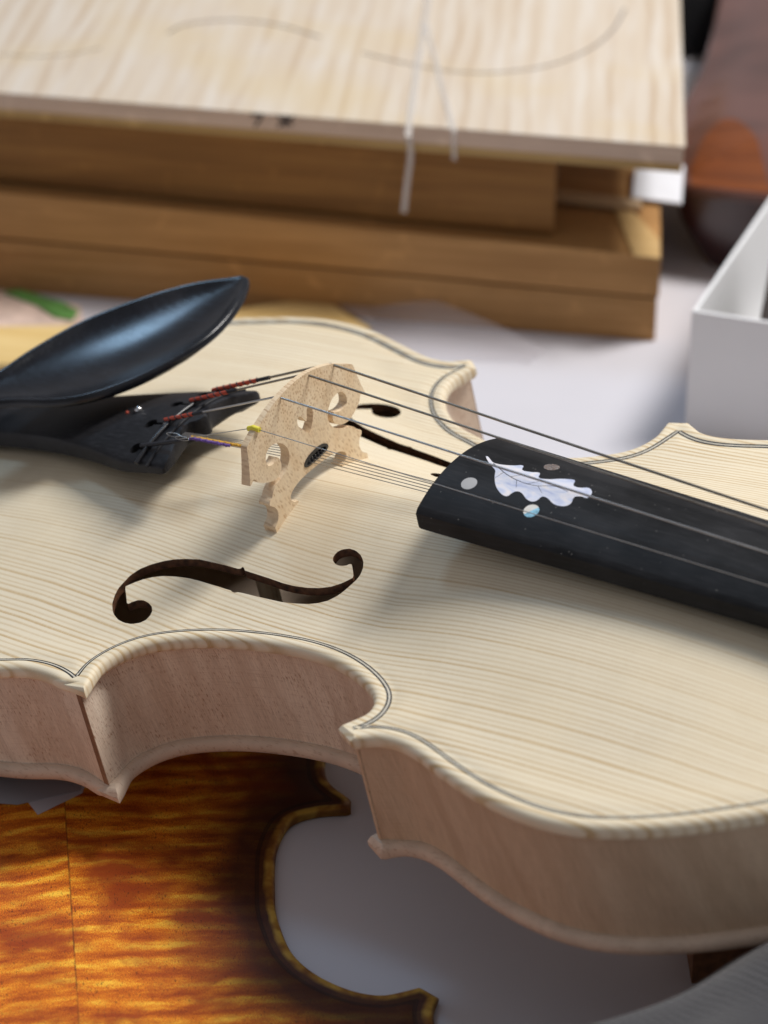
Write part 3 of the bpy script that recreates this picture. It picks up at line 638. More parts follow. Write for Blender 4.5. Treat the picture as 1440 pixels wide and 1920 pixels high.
# ------------------------------------------------------------------ strings
BR = {'g': (17.0, 44.6), 'd': (6.0, 47.9), 'a': (-5.6, 47.5), 'e': (-17.0, 43.7)}
BR = {'e': (-18.59, 42.84), 'a': (-6.94, 46.16), 'd': (5.71, 46.37), 'g': (16.24, 43.91)}
NUT = {'g': (8.2, 4.2), 'd': (2.8, 5.6), 'a': (-2.8, 5.4), 'e': (-8.2, 3.6)}
TLP = {'g': (85.5, 15.2), 'd': (84.0, 5.6), 'a': (84.0, -6.0), 'e': (87.0, -16.6)}
RAD = {'g': 0.38, 'd': 0.34, 'a': 0.31, 'e': 0.13}
for k in 'gdae':
    by, bz = BR[k]; ny, nz = NUT[k]; tx, ty = TLP[k]; tzv = float(tz(87.4, ty))+1.3
    r = RAD[k]
    P = [(tx, ty, float(tz(tx, ty))-0.5), (87.4, ty, tzv+r)]
    A = np.array([87.4, ty, tzv+r]); Bp = np.array([XB+0.9, by, bz+r*0.7]); Np = np.array([461.0, ny, nz])
    run = [A+(Bp-A)*t for t in np.linspace(0, 1, 12)]
    # smooth bend over the crown
    run2 = [Bp+(Np-Bp)*t for t in np.linspace(0, 1, 30)]
    path = np.array([P[0]]+run[:-1]+[Bp-np.array([0.5, 0, 0.12]), Bp, Bp+np.array([0.5, 0, -0.1])]+run2[1:])
    o = tubes('string', [path], r, {'g': M_STEELD, 'd': M_STEELD, 'a': M_STEEL, 'e': M_WIRE}[k], violin, 10)
    if k != 'e':
        L = np.linalg.norm(Bp-A); w1 = {'g': 20.0, 'd': 17.5, 'a': 13.5}[k]; w2 = w1+{'g': 5.5, 'd': 4.0, 'a': 4.5}[k]
        u = (Bp-A)/L; A0 = A-u*2.2
        tubes('thread_winding', [np.array([A0+u*t for t in np.linspace(0, w1, 20)])], r+0.26, M_RED, o, 10)
        N1 = np.cross(u, [0, 0, 1]); N1 /= np.linalg.norm(N1); N2 = np.cross(u, N1)
        hel = np.array([A0+u*t+(r+0.28)*(N1*math.cos(t*2.1)+N2*math.sin(t*2.1)) for t in np.linspace(0, w1, 160)])
        tubes('thread_winding', [hel, np.array([A0+u*t for t in np.linspace(w1, w2, 8)])], [0.20, r+0.24], M_BLKTH, o, 8)
    else:
        L = np.linalg.norm(Bp-A); u = (Bp-A)/L
        E0 = np.array([84.5, ty, float(tz(85.5, ty))+0.6]); E1 = A+u*17.5-np.array([0, 0, 0.6])
        tubes('loop_hook', [np.array([E0+(E1-E0)*t for t in np.linspace(0, 1, 14)])], np.array([0.62]*12+[0.5, 0.3]), M_BLKTH, o, 10)
        C0 = A+u*16.5
        lp = np.array([C0+np.array([2.6*math.cos(t), 0.55*math.sin(t)+0.2, 0.25*math.sin(t)]) for t in np.linspace(0, 2*math.pi, 30)])
        tubes('wire_loop', [lp, lp+np.array([-3.6, 0.4, 0.3])], 0.10, M_WIRE, o, 6)
        u2 = (Np-Bp)/np.linalg.norm(Np-Bp)
        g0 = Bp-u*2.0; g1 = Bp+u2*2.2
        tubes('string_sleeve', [np.array([g0, Bp-u*0.7, Bp+np.array([0, 0, 0.12]), Bp+u2*0.7, g1])], 0.78, M_YEL, o, 14)

# thin sympathetic strings under the bowed ones
for i in range(5):
    yb = -2.3+i*1.35; zb = 23.0+0.12*i-0.02*i*i
    a = np.array([XB+0.8, yb, zb]); bx = np.array([300.0, yb*0.75-1.0+4.5, 12.5]); tx = np.array([98.0, -13.0+i*0.5, 30.6])
    pa = np.array([tx+(a-tx)*t for t in np.linspace(0, 1, 8)]+[a+(bx-a)*t for t in np.linspace(0, 1, 20)][1:])
    o = tubes('resonance_string', [pa], 0.13, M_WIRE, violin, 6)
    if i < 2:
        uu = (a-tx)/np.linalg.norm(a-tx); n1 = np.cross(uu, [0, 0, 1]); n1 /= np.linalg.norm(n1); n2 = np.cross(uu, n1)
        ln = (17.0, 12.5)[1-i] if i else 12.5
        ln = 12.5 if i == 0 else 17.5; ph = 0.0
        fz = [tx+uu*(3.0+t)+(0.25+0.12*math.sin(9*t+i))*(n1*math.cos(3.4*t)+n2*math.sin(3.4*t)) for t in np.linspace(0, ln, 150)]
        y = tubes('yarn_winding', [np.array([tx+uu*(3.0+t) for t in np.linspace(0, ln, 10)]), np.array(fz)], [0.42, 0.26], M_PURP if i == 0 else M_ORYARN, o, 8)
        y['label'] = 'purple yarn wound on a thin wire' if i == 0 else 'orange yarn wound on a thin wire'

# fingerboard dots
for c, m, r, lb in ((D['dots'][0], M_PEARLG, 2.2, 'grey pearl dot near the end of the fingerboard'), (D['dots'][1], M_ABALONE, 2.1, 'dark abalone dot beyond the oak leaf')):
    o = inlay('dot_inlay', circ(c, r), m); o['label'] = lb
c = D['dots'][2]
o = inlay('dot_inlay', circ(c, 2.15, 24, -2.2, 0.94), M_PBLUE); o['label'] = 'half blue pearl dot beside the oak leaf'
o = inlay('dot_inlay', circ(c, 2.15, 24, 0.94, 2*math.pi-2.2), M_PCREAM); o['label'] = 'half cream pearl dot beside the oak leaf'
vein(vq, 0.26)
for a, b in ((0.22, (-1.0, -5.2)), (0.42, (2.8, -4.6)), (0.55, (3.2, 3.6)), (0.68, (4.6, -3.6)), (0.34, (3.5, 3.4))):
    p = vq[int(a*(len(vq)-1))]; vein(resamp(np.array([p, p+np.array(b)*0.62]), 0.6), 0.16)

# ------------------------------------------------------------------ chin rest
def crz(x, y): return 36.0+0.09*(y-20)-0.02*(x-40)
cr = np.array(D['chin']); CR = dens(cr, 1.2, True)
gx = np.stack(np.meshgrid(np.arange(-40, 100, 2.0), np.arange(-50, 110, 2.0)), -1).reshape(-1, 2); gx = gx[inside(gx, CR)]; gx = gx[segdist(gx, CR) > 3.0]
rp = inset_rings(CR, [(0.25, 1), (0.6, 1), (1.1, 1), (1.8, 1), (2.6, 1)])
V, F = fill2d(CR, (), np.concatenate(rp+[gx])); dC = segdist(V, CR)
cc = CR.mean(0); rim = np.where(dC < 1.3, -1.3+np.sqrt(np.maximum(1.69-(1.3-np.minimum(dC, 1.3))**2, 0)), 0)

gx0, gy0 = CR.min(0)-2; nx_, ny_ = (CR.max(0)-CR.min(0)+5).astype(int)
gg = np.stack(np.meshgrid(gx0+np.arange(nx_), gy0+np.arange(ny_), indexing='ij'), -1); msk = inside(gg.reshape(-1, 2), CR).reshape(nx_, ny_); uu_ = np.zeros((nx_, ny_))
for _ in range(4000):
    uu_[1:-1, 1:-1] = 0.25*(uu_[2:, 1:-1]+uu_[:-2, 1:-1]+uu_[1:-1, 2:]+uu_[1:-1, :-2]+1); uu_ *= msk
uu_ = uu_/uu_.max()
def bowl(P):
    fx = np.clip(P[:, 0]-gx0, 0, nx_-1.001); fy = np.clip(P[:, 1]-gy0, 0, ny_-1.001); i = fx.astype(int); j = fy.astype(int); a = fx-i; b = fy-j
    return uu_[i, j]*(1-a)*(1-b)+uu_[i+1, j]*a*(1-b)+uu_[i, j+1]*(1-a)*b+uu_[i+1, j+1]*a*b
cup = -6.0*bowl(V)**0.9*np.clip((dC-0.8)/2.5, 0, 1)
chin = solid('chin_rest', V, F, lambda V: np.c_[V, crz(V[:, 0], V[:, 1])+rim+cup], lambda V: np.c_[V, crz(V[:, 0], V[:, 1])-2.4+cup*1.0-1.8*np.clip(dC/10, 0, 1)], M_CHIN, violin, 40)
# plate foot and clamp of the chin rest on the lower edge of the body (out of frame to the left)
V = []
bm = bmesh.new()
for (cx, cy, cz, sx, sy, sz) in ((-11, -4, 12, 20, 26, 24), ):
    bmesh.ops.create_cube(bm, size=1, matrix=Matrix.Translation(Vector((cx, cy, cz))*MM) @ Matrix.Diagonal((sx*MM, sy*MM, sz*MM, 1)))
bmesh.ops.bevel(bm, geom=list(bm.edges), offset=2*MM, segments=3, affect='EDGES')
me = bpy.data.meshes.new('chin_rest_foot'); bm.to_mesh(me); bm.free(); link('chin_rest_foot', me, M_CHIN, violin)
tubes('clamp_barrel', [np.array([(-26.5, yy, zz) for zz in np.linspace(-38, 14, 6)]) for yy in (-12, 2)], 2.2, M_CHROME, violin, 16)

# ================================================================== things around the violin (world frame, mm, table top at z = 0)
M_TABLE = plain('white_table_paper', (0.61, 0.60, 0.645), 0.65, var=0.03, vscale=0.01, spec=0.3)
prism('table', [(-900, 150), (900, 150), (900, 2300), (-900, 2300)], -30, 0, M_TABLE, None, 0)['kind'] = 'structure'

# ---- old varnished violin back lying flat
def varnish(name):
    t = NT(name); v = t.coords(); s3 = t.sep(v)
    at = t.n('ShaderNodeAttribute', attribute_name='edge_dist'); ed = at.outputs['Fac']
    w = t.noise(t.vscale(v, (0.05, 0.025, 0.05)), 1.0, 3)
    sgn = t.mth('SIGN', t.mth('SUBTRACT', s3[1], -7.5))
    sl = t.mth('MULTIPLY', t.mth('ABSOLUTE', t.mth('SUBTRACT', s3[1], -7.5)), 0.10)
    xx = t.mth('ADD', t.mth('ADD', s3[0], sl), t.mth('ADD', t.mth('MULTIPLY', w, 6.0), t.mth('MULTIPLY', sgn, 3.0)))
    wv2 = t.noise(t.comb(t.mth('MULTIPLY', xx, 0.05), t.mth('MULTIPLY', s3[1], 0.02), sgn), 1.0, 2)
    s1 = t.mth('MULTIPLY_ADD', t.mth('SINE', t.mth('MULTIPLY_ADD', xx, 0.82, t.mth('MULTIPLY', wv2, 4.5))), 0.5, 0.5)
    fine = t.noise(t.comb(t.mth('MULTIPLY', xx, 0.42), t.mth('MULTIPLY', s3[1], 0.10), 2.0), 1.0, 3)
    amp = t.noise(t.comb(t.mth('MULTIPLY', s3[0], 0.05), t.mth('MULTIPLY', s3[1], 0.04), 7.0), 1.0, 2)
    grain = t.noise(t.vscale(v, (1.3, 4.2, 1.0)), 1.0, 4, 0.75)
    band = t.mth('ADD', t.mth('MULTIPLY', s1, t.mth('MULTIPLY_ADD', amp, 0.40, 0.0)), t.mth('MULTIPLY', fine, 0.62))
    band = t.mth('ADD', band, t.mth('MULTIPLY_ADD', grain, 0.95, -0.46))
    c = t.ramp(band, [(0.20, (0.28, 0.045, 0.003)), (0.36, (0.56, 0.125, 0.007)), (0.50, (0.76, 0.25, 0.014)), (0.62, (0.93, 0.52, 0.05))])
    red = t.noise(t.vscale(v, (0.035, 0.03, 0.03)), 1.0, 4, 0.6, 0.6)
    c = t.mix(t.ramp(red, [(0.47, 0.0), (0.62, 0.9)]), c, (0.30, 0.045, 0.006))
    # crackle and pores, short dashes across the flame
    p = t.noise(t.vscale(v, (0.85, 2.1, 1.0)), 1.0, 3, 0.6, 0.8); reg = t.noise(t.vscale(v, (0.05, 0.06, 0.05)), 1.0, 3)
    pm = t.mth('MULTIPLY', t.ramp(p, [(0.58, 0.0), (0.66, 1.0)]), t.ramp(reg, [(0.32, 0.30), (0.60, 1.0)]))
    c = t.mix(t.mth('MULTIPLY', pm, 0.75), c, (0.035, 0.010, 0.004))
    # antiqued dark band inside the purfling, worn golden edge outside it
    wob = t.mth('MULTIPLY_ADD', t.noise(v, 0.06, 3), 10.0, -5.0)
    edw = t.mth('ADD', ed, wob)
    dk = t.ramp(t.mth('DIVIDE', edw, 40.0), [(0.0, 0.95), (0.25, 0.90), (0.48, 0.5), (0.85, 0.0)])
    c = t.mix(dk, c, (0.030, 0.009, 0.005))
    wn = t.noise(v, 0.11, 3); wr = t.ramp(t.mth('ADD', ed, t.mth('MULTIPLY_ADD', wn, 2.4, -1.2)), [(0.0, 1.0), (0.5, 1.0), (1.0, 0.0)])
    rim = t.ramp(t.mth('DIVIDE', t.mth('ADD', ed, t.mth('MULTIPLY_ADD', wn, 2.4, -1.2)), 10.0), [(0.0, 0.55), (0.05, 1.0), (0.20, 0.85), (0.30, 0.0)])
    rimc = t.ramp(t.noise(v, 0.16, 2), [(0.35, (0.16, 0.055, 0.010)), (0.5, (0.30, 0.14, 0.020)), (0.65, (0.50, 0.30, 0.05))])
    c = t.mix(rim, c, rimc)
    pl = t.ramp(t.mth('DIVIDE', ed, 10.0), [(0.42, 0.0), (0.45, 1.0), (0.50, 0.5), (0.53, 1.0), (0.56, 0.0)])
    c = t.mix(t.mth('MULTIPLY', pl, 0.75), c, (0.012, 0.005, 0.004))
    j = t.mth('ABSOLUTE', t.mth('SUBTRACT', s3[1], -7.5))
    jm = t.mth('MULTIPLY', t.ramp(j, [(0.0, 1.0), (0.16, 0.9), (0.32, 0.0)]), t.ramp(t.noise(v, 0.12, 3), [(0.35, 0.2), (0.6, 1.0)]))
    c = t.mix(t.mth('MULTIPLY', jm, 0.65), c, (0.03, 0.01, 0.004))
    t.set(Base_Color=c, Roughness=0.55); t.b.inputs['Specular IOR Level'].default_value = 0.22
    t.bump(t.mth('SUBTRACT', grain, pm), 0.25, 0.0002)
    return t.m
SC = 1.04
vb_out = OUT.copy()
bul = 7.0*np.exp(-((vb_out[:, 0]-172)/27)**2)*np.sign(vb_out[:, 1]); vb_out[:, 1] += bul*np.clip(np.abs(vb_out[:, 1])/50, 0, 1)
vb_out = vb_out*SC; vb_out[:, 1] = -vb_out[:, 1]
ax = np.array([-0.139, 0.990])
vbm = Matrix(((ax[0], -ax[1]*1.0, 0, -68*MM), (ax[1], ax[0], 0, 419.3*MM), (0, 0, 1, 0), (0, 0, 0, 1)))
V, F = plate_sheet(vb_out, (), 3.0)
dv = segdist(V, vb_out); zv = 3.0+rimz(dv, 1.3, 0.3, 4.8)
oldb = solid('varnished_violin_back', V, F, lambda V: np.c_[V, zv], lambda V: np.c_[V, np.where(dv < 1, 0.9-0.9*np.sqrt(np.clip(1-(1-dv)**2, 0, 1)), 0.0)+0.02], [varnish('antique_varnish')], None, 35)
at = oldb.data.attributes.new('edge_dist', 'FLOAT', 'POINT'); at.data.foreach_set('value', np.r_[dv, dv].astype(np.float32))
oldb.matrix_world = vbm
tag(oldb, 'amber flamed violin back with dark edges lying flat on the table below the pale violin', 'violin back')

# ---- loose papers under the lower bout
M_PAPER = plain('grey_paper', (0.36, 0.35, 0.38), 0.7, var=0.05, vscale=0.02)
M_PAPER2 = plain('lilac_paper', (0.52, 0.50, 0.54), 0.7, var=0.05, vscale=0.02)
a = prism('paper_sheet', [(-180, 700), (-180, 620), (-109.5, 637.6), (-104.5, 637), (-87.2, 644.0), (-84, 700)], 3.30, 3.42, M_PAPER, None, 0)
tag(a, 'pale grey paper sheet with a pointed corner sticking out under the pale violin', 'paper')
b = prism('paper_sheet', [(-182, 700), (-181, 655), (-104.5, 643.6), (-98.2, 632.3), (-86.6, 643.2), (-80, 700)], 3.08, 3.2, M_PAPER2, None, 0)
tag(b, 'lilac grey paper corner lowest of the papers on the varnished back', 'paper')

# ---- cork-coloured support under the upper bout
M_CORK = plain('brown_cork', (0.20, 0.085, 0.035), 0.8, var=0.25, vscale=0.4)
c = prism('support_block', [(80, 560), (100, 564), (100, 584), (80, 580)], 0, [48.13, 52.36, 52.95, 48.72], M_CORK, None, 1.0)
tag(c, 'small brown block propping up the pale violin beside the grey knit cloth', 'support block')

# ---- grey knit cloth
def knit(name):
    t = NT(name); v = t.coords('UV', 1.0); s3 = t.sep(v)
    n0 = t.noise(t.coords(), 0.10, 3)
    u = t.mth('ADD', s3[0], t.mth('MULTIPLY', n0, 1.5))
    ribs = t.mth('SINE', t.mth('MULTIPLY', u, 5.2)); st = t.mth('SINE', t.mth('MULTIPLY', s3[1], 5.0))
    h = t.mth('ADD', t.mth('MULTIPLY', ribs, 0.5), t.mth('MULTIPLY', st, 0.22)); fz = t.noise(t.coords(), 2.5, 4)
    c = t.mix(t.mth('MULTIPLY_ADD', h, 0.5, 0.5, clamp=True), (0.022, 0.022, 0.025), (0.082, 0.079, 0.084))
    c = t.mix(t.ramp(fz, [(0.4, 0.0), (0.7, 0.35)]), c, (0.085, 0.082, 0.087))
    t.set(Base_Color=c, Roughness=0.95, Sheen_Weight=0.3); t.b.inputs['Specular IOR Level'].default_value = 0.1
    t.bump(t.mth('ADD', h, fz), 0.6, 0.0006)
    return t.m
V = []; F = []; uv = []; nu_, nv_ = 90, 50
A0 = np.array((-1, 413, 23), float); A1 = np.array((240, 579, 18), float)
for i in range(nu_):
    s = i/(nu_-1); c0 = A0+(A1-A0)*s; r = np.interp(s, [0, 0.02, 0.08, 0.2, 1], [0.5, 14, 30, 40, 44]); ax_ = (A1-A0)/np.linalg.norm(A1-A0)
    nx = np.cross(ax_, [0, 0, 1]); nx /= np.linalg.norm(nx)
    for j in range(nv_):
        a = math.pi*1.5*j/(nv_-1)-math.pi*0.25
        rr = r*(1+0.05*math.sin(s*23+3*math.sin(a*2))+0.035*math.sin(a*7+s*15))
        p = c0+nx*math.cos(a)*rr+np.array([0, 0, 1])*max(math.sin(a)*rr, -c0[2]+0.3)
        V.append(p); uv.append((s*170, a*r*0.9))
for i in range(nu_-1):
    for j in range(nv_-1): F.append((i*nv_+j, (i+1)*nv_+j, (i+1)*nv_+j+1, i*nv_+j+1))
cl = mesh('grey_cloth', V, F, knit('grey_knit'), None, 60, None, uv)
sm = cl.modifiers.new('solid', 'SOLIDIFY'); sm.thickness = 0.0012; sm.offset = -1
tag(cl, 'grey ribbed knit cloth bunched up in front of the pale violin', 'cloth')

# ---- stack of boards behind
P0 = np.array([105.4, 955.6]); E1 = np.array([0.983, -0.183]); N1_ = np.array([0.183, 0.983])
def pt(s, o): return tuple(P0+E1*s+N1_*o)
def board(name, s0, s1, o0, o1, z0, z1, mat, parent=None, bev=0.6):
    """s along the front, o away from the viewer; z as (at s0, at s1)"""
    z0 = z0 if isinstance(z0, tuple) else (z0, z0); z1 = z1 if isinstance(z1, tuple) else (z1, z1)
    return prism(name, [pt(s0, o0), pt(s1-0.1*o0, o0), pt(s1-0.1*o1, o1), pt(s0, o1)], [z0[0], z0[1], z0[1], z0[0]], [z1[0], z1[1], z1[1], z1[0]], mat, parent, bev)
def timber(name, base, dark, sc=1.0, rough=0.6, along=(0.983, -0.183, 0)):
    t = NT(name); v = t.coords()
    d = t.n('ShaderNodeVectorMath', operation='DOT_PRODUCT'); t.t.links.new(v, d.inputs[0]); d.inputs[1].default_value = along
    d2 = t.n('ShaderNodeVectorMath', operation='DOT_PRODUCT'); t.t.links.new(v, d2.inputs[0]); d2.inputs[1].default_value = (-along[1], along[0], 0)
    s3 = t.sep(v)
    g = t.noise(t.comb(t.mth('MULTIPLY', d.outputs['Value'], 0.012*sc), t.mth('MULTIPLY', d2.outputs['Value'], 0.22*sc), t.mth('MULTIPLY', s3[2], 0.30*sc)), 1.0, 4, 0.6, 0.4)
    b = t.noise(v, 0.03*sc, 3)
    c = t.ramp(g, [(0.3, dark), (0.62, base)])
    c = t.mix(t.ramp(b, [(0.4, 0.0), (0.7, 0.4)]), c, tuple(x*0.72 for x in base))
    wv = t.noise(v, 0.10*sc, 3); c = t.mix(t.ramp(wv, [(0.62, 0.0), (0.74, 0.35)]), c, tuple(min(1, x*1.5) for x in base))
    t.set(Base_Color=c, Roughness=rough); t.b.inputs['Specular IOR Level'].default_value = 0.25
    t.bump(g, 0.15, 0.0004)
    return t.m
M_OAK = timber('brown_timber', (0.50, 0.275, 0.105), (0.33, 0.165, 0.055)); M_OAK2 = timber('lower_brown_timber', (0.47, 0.26, 0.10), (0.32, 0.155, 0.05), 1.3)
M_MID = timber('golden_timber', (0.30, 0.145, 0.04), (0.19, 0.082, 0.02)); M_EDGEB = timber('board_edge', (0.70, 0.53, 0.41), (0.58, 0.42, 0.31))
bx = empty('wooden_box', None, (105.4, 955.6, 0))
tag(bx, 'brown wooden box with a groove along its front, lowest of the stacked timber', 'wooden box')
INV = Matrix.Translation(-Vector((105.4, 955.6, 0))*MM)
def own(o, root, inv): o.parent = root; o.matrix_parent_inverse = inv; return o
own(board('lower_half', -340, 0, 0, 150, 0, (23.6, 17.6), M_OAK2), bx, INV)
own(board('upper_half', -340, 0.6, 0.2, 149, (24.4, 18.5), (44.5, 35.6), M_OAK), bx, INV)
own(prism('lit_wedge', [[105.28, 951.08], [95.37, 954.16], [91.21, 1002.31], [97.23, 1003.43], [106.66, 968.73]], 36.2, 37.1, timber('lit_wedge_wood', (0.62, 0.42, 0.19), (0.52, 0.33, 0.13)), None, 0.15), bx, INV)  # lit triangle of the box top, put in as a paler wood wedge
mb = board('timber_block', -330, -41, 9, 90, (46.2, 37.6), (73.6, 70.0), M_MID)
tag(mb, 'golden brown timber block between the wooden box and the pale spruce board', 'timber block')
def spruce_board(name):
    t = NT(name); v = t.coords()
    d = t.n('ShaderNodeVectorMath', operation='DOT_PRODUCT'); t.t.links.new(v, d.inputs[0]); d.inputs[1].default_value = (0.983, -0.183, 0)
    d2 = t.n('ShaderNodeVectorMath', operation='DOT_PRODUCT'); t.t.links.new(v, d2.inputs[0]); d2.inputs[1].default_value = (0.183, 0.983, 0)
    o = d2.outputs['Value']; s = t.mth('MULTIPLY_ADD', o, 0.10, d.outputs['Value'])
    w = t.noise(t.comb(t.mth('MULTIPLY', s, 0.02), t.mth('MULTIPLY', o, 0.012), 0.0), 1.0, 2)
    ph = t.mth('ADD', t.mth('MULTIPLY', s, 0.125), t.mth('MULTIPLY', w, 0.8))
    fr = t.mth('FRACT', ph); k = t.white(t.mth('FLOOR', ph))
    ring = t.ramp(fr, [(0.0, 0.2), (0.2, 0.0), (0.55, 0.15), (0.82, 0.9), (0.93, 1.0), (1.0, 0.2)])
    f = t.mth('MULTIPLY', ring, t.mth('MULTIPLY_ADD', k, 0.75, 0.15), clamp=True)
    br = t.noise(t.comb(t.mth('MULTIPLY', s, 0.16), t.mth('MULTIPLY', o, 0.012), 0.0), 1.0, 2)
    c = t.mix(t.mth('MULTIPLY', f, 0.72), (0.60, 0.51, 0.41), (0.42, 0.28, 0.16))
    c = t.mix(t.ramp(br, [(0.45, 0.0), (0.68, 0.6)]), c, (0.66, 0.61, 0.55))
    yl = t.noise(v, 0.02, 2); c = t.mix(t.ramp(yl, [(0.5, 0.0), (0.72, 0.4)]), c, (0.60, 0.47, 0.27))
    t.set(Base_Color=c, Roughness=0.6); t.b.inputs['Specular IOR Level'].default_value = 0.2
    return t.m
M_SB = spruce_board('spruce_wedge_face')
ZT0, ZT1 = 84.6, 80.9   # top heights at s = -260 and s = 7.5
def ztop_b(s): return ZT1+(ZT0-ZT1)*(7.5-s)/267.5
tb = empty('spruce_board', None, (105.4, 955.6, 80))
tag(tb, 'wide pale spruce board with pencil arcs on top of the stacked timber', 'board')
INV2 = Matrix.Translation(-Vector((105.4, 955.6, 80))*MM)
sb0 = -340
own(board('lower_layer', sb0, 6.6, 1.0, 330, (75.2, 70.0), (78.8, 73.4), timber('yellow_brown_layer', (0.50, 0.33, 0.13), (0.38, 0.23, 0.08)), None, 0.3), tb, INV2)
own(board('board_body', sb0, 7.0, 0.6, 330, (78.85, 73.45), (ztop_b(sb0)-0.5, ZT1-0.5), M_EDGEB, None, 0.3), tb, INV2)
own(board('board_face', sb0, 7.6, 0.0, 330, (ztop_b(sb0)-0.5, ZT1-0.5), (ztop_b(sb0), ZT1), M_SB, None, 0.2), tb, INV2)
M_PENCIL = plain('pencil_line', (0.20, 0.165, 0.145), 0.7); M_INK = plain('ink_mark', (0.05, 0.04, 0.04), 0.7)
def pencil(so, w=1.2):
    q = dens(np.array(so, float), 2.0); P = np.array([(*pt(a, b), ztop_b(a)+0.03) for a, b in q])
    own(ribbon('pencil_arc', P, w, M_PENCIL, None, (0, 0, 1), 0.05), tb, INV2)
for i_, L in enumerate([[[-213.58, 83.29], [-209.61, 94.47], [-199.06, 102.77], [-186.04, 105.91], [-169.31, 102.67], [-151.22, 92.15]], [[-130.37, 77.07], [-118.29, 71.36], [-101.93, 65.25], [-86.4, 62.96], [-69.83, 67.34], [-52.27, 81.02], [-39.84, 104.01], [-33.85, 129.3], [-31.88, 156.95]], [[-272.98, 42.56], [-257.58, 43.46], [-245.8, 48.94], [-235.22, 58.89]]]): pencil(L, 0.5 if i_ == 2 else 1.0)
def ink(so, w=1.0):
    P = np.array([(*pt(s, 0.0), 0) for s, z in so]); P[:, 2] = [z for s, z in so]; P[:, :2] -= N1_*0.55
    own(ribbon('ink_mark', resamp(P, 0.6), w, M_INK, None, (-0.183, -0.983, 0), 0.05), tb, INV2)
for L in [[[-159.14, 82.44], [-154.53, 82.54], [-157.58, 77.57]], [[-148.66, 82.72], [-142.87, 79.01]], [[-141.97, 82.96], [-148.75, 78.18]], [[-145.31, 83.38], [-145.61, 78.18]]]: ink(L)
# clear tape strands tied over the boards
def film(name, col, alpha, rough=0.3):
    t = NT(name); t.set(Base_Color=col, Roughness=rough, Alpha=alpha); return t.m
M_TAPE = film('clear_tape', (0.78, 0.74, 0.70), 0.40, 0.25)
tp = empty('tape_strap', None, (105.4, 955.6, 80)); tag(tp, 'clear tape strands crossing over the front edge of the spruce board', 'tape')
for L, w in [([[-120.16, 178.15, 83.02], [-113.81, 134.31, 82.93], [-111.92, 116.76, 82.9], [-105.04, 60.63, 82.81], [-96.21, -8.43, 82.68], [-97.55, -1.0, 78.8], [-96.69, -1.0, 70.66], [-97.69, -1.0, 61.89], [-99.3, -1.0, 46.82]], 3.0), ([[-112.08, 120.28, 82.9], [-103.09, 87.37, 82.78], [-91.39, 40.97, 82.62], [-79.95, -1.94, 82.46], [-80.11, -1.0, 81.07], [-79.76, -1.0, 69.69]], 2.4)]:
    P = np.array([(*pt(s, o), z) for s, o, z in L]); q = dens(P, 2.0)
    nr = np.array([(-0.183*k, -0.983*k, 1-k) for k in np.clip((q[:, 2] < [ztop_b(((p[:2]-P0)@E1))+0.2 for p in q]).astype(float), 0, 1)])
    own(ribbon('tape_strand', q, w*0.8, M_TAPE, None, nr, 0.12), tp, INV2)
# small things at the right end of the stack
M_PALE = timber('pale_slat', (0.66, 0.50, 0.33), (0.54, 0.38, 0.22)); M_WCARD = plain('white_card', (0.80, 0.82, 0.88), 0.6, var=0.02)
sl = board('slat', -48, -7, 40, 47, (39.3, 37.2), (41.6, 39.4), M_PALE, None, 0.3); tag(sl, 'thin pale slat sticking out under the right end of the spruce board', 'slat')
wc = prism('white_card', [pt(-16, 52), pt(4, 50), pt(2, 84), pt(-18, 86)], [37.6, 37.2, 40, 40.4], [38.4, 38.0, 40.8, 41.2], M_WCARD, None, 0.2); tag(wc, 'small white card lying behind the thin slat under the right end of the spruce board', 'card')

# ---- open white cardboard box
M_CARD = plain('white_cardboard', (0.80, 0.80, 0.81), 0.65, var=0.03, vscale=0.02)
wb = empty('cardboard_box', Matrix.Translation(Vector((108.8, 873.6, 0))*MM) @ Matrix.Rotation(math.radians(-21.0), 4, 'Z'))
tag(wb, 'open white cardboard box with no lid at the right', 'box')
def panel(name, x0, x1, y0, y1, z0, z1): return prism(name, [(x0, y0), (x1, y0), (x1, y1), (x0, y1)], z0, z1, M_CARD, wb, 0.35)
panel('front_panel', 0, 150, 0, 1.6, 0, 50.2); panel('side_panel', 0.05, 1.6, 1.62, 138.3, 0, 50.0); panel('side_panel', 148.4, 149.95, 1.62, 138.3, 0, 50.0)
panel('rear_panel', 0, 150, 138.4, 140, 0, 50.2); panel('base_panel', 1.62, 148.3, 1.62, 138.3, 0.2, 1.6)

dk = prism('shaded_contents', [(23, 5), (120, 5), (120, 120), (12, 70)], 1.7, 46, plain('shaded_contents_brown', (0.030, 0.020, 0.017), 0.85, var=0.2), None, 2.0)  # dark contents; the near-black colour also stands for shading inside the box
dk.matrix_world = wb.matrix_world.copy(); tag(dk, 'dark brown block standing for the contents and shade inside the open white cardboard box', 'block')

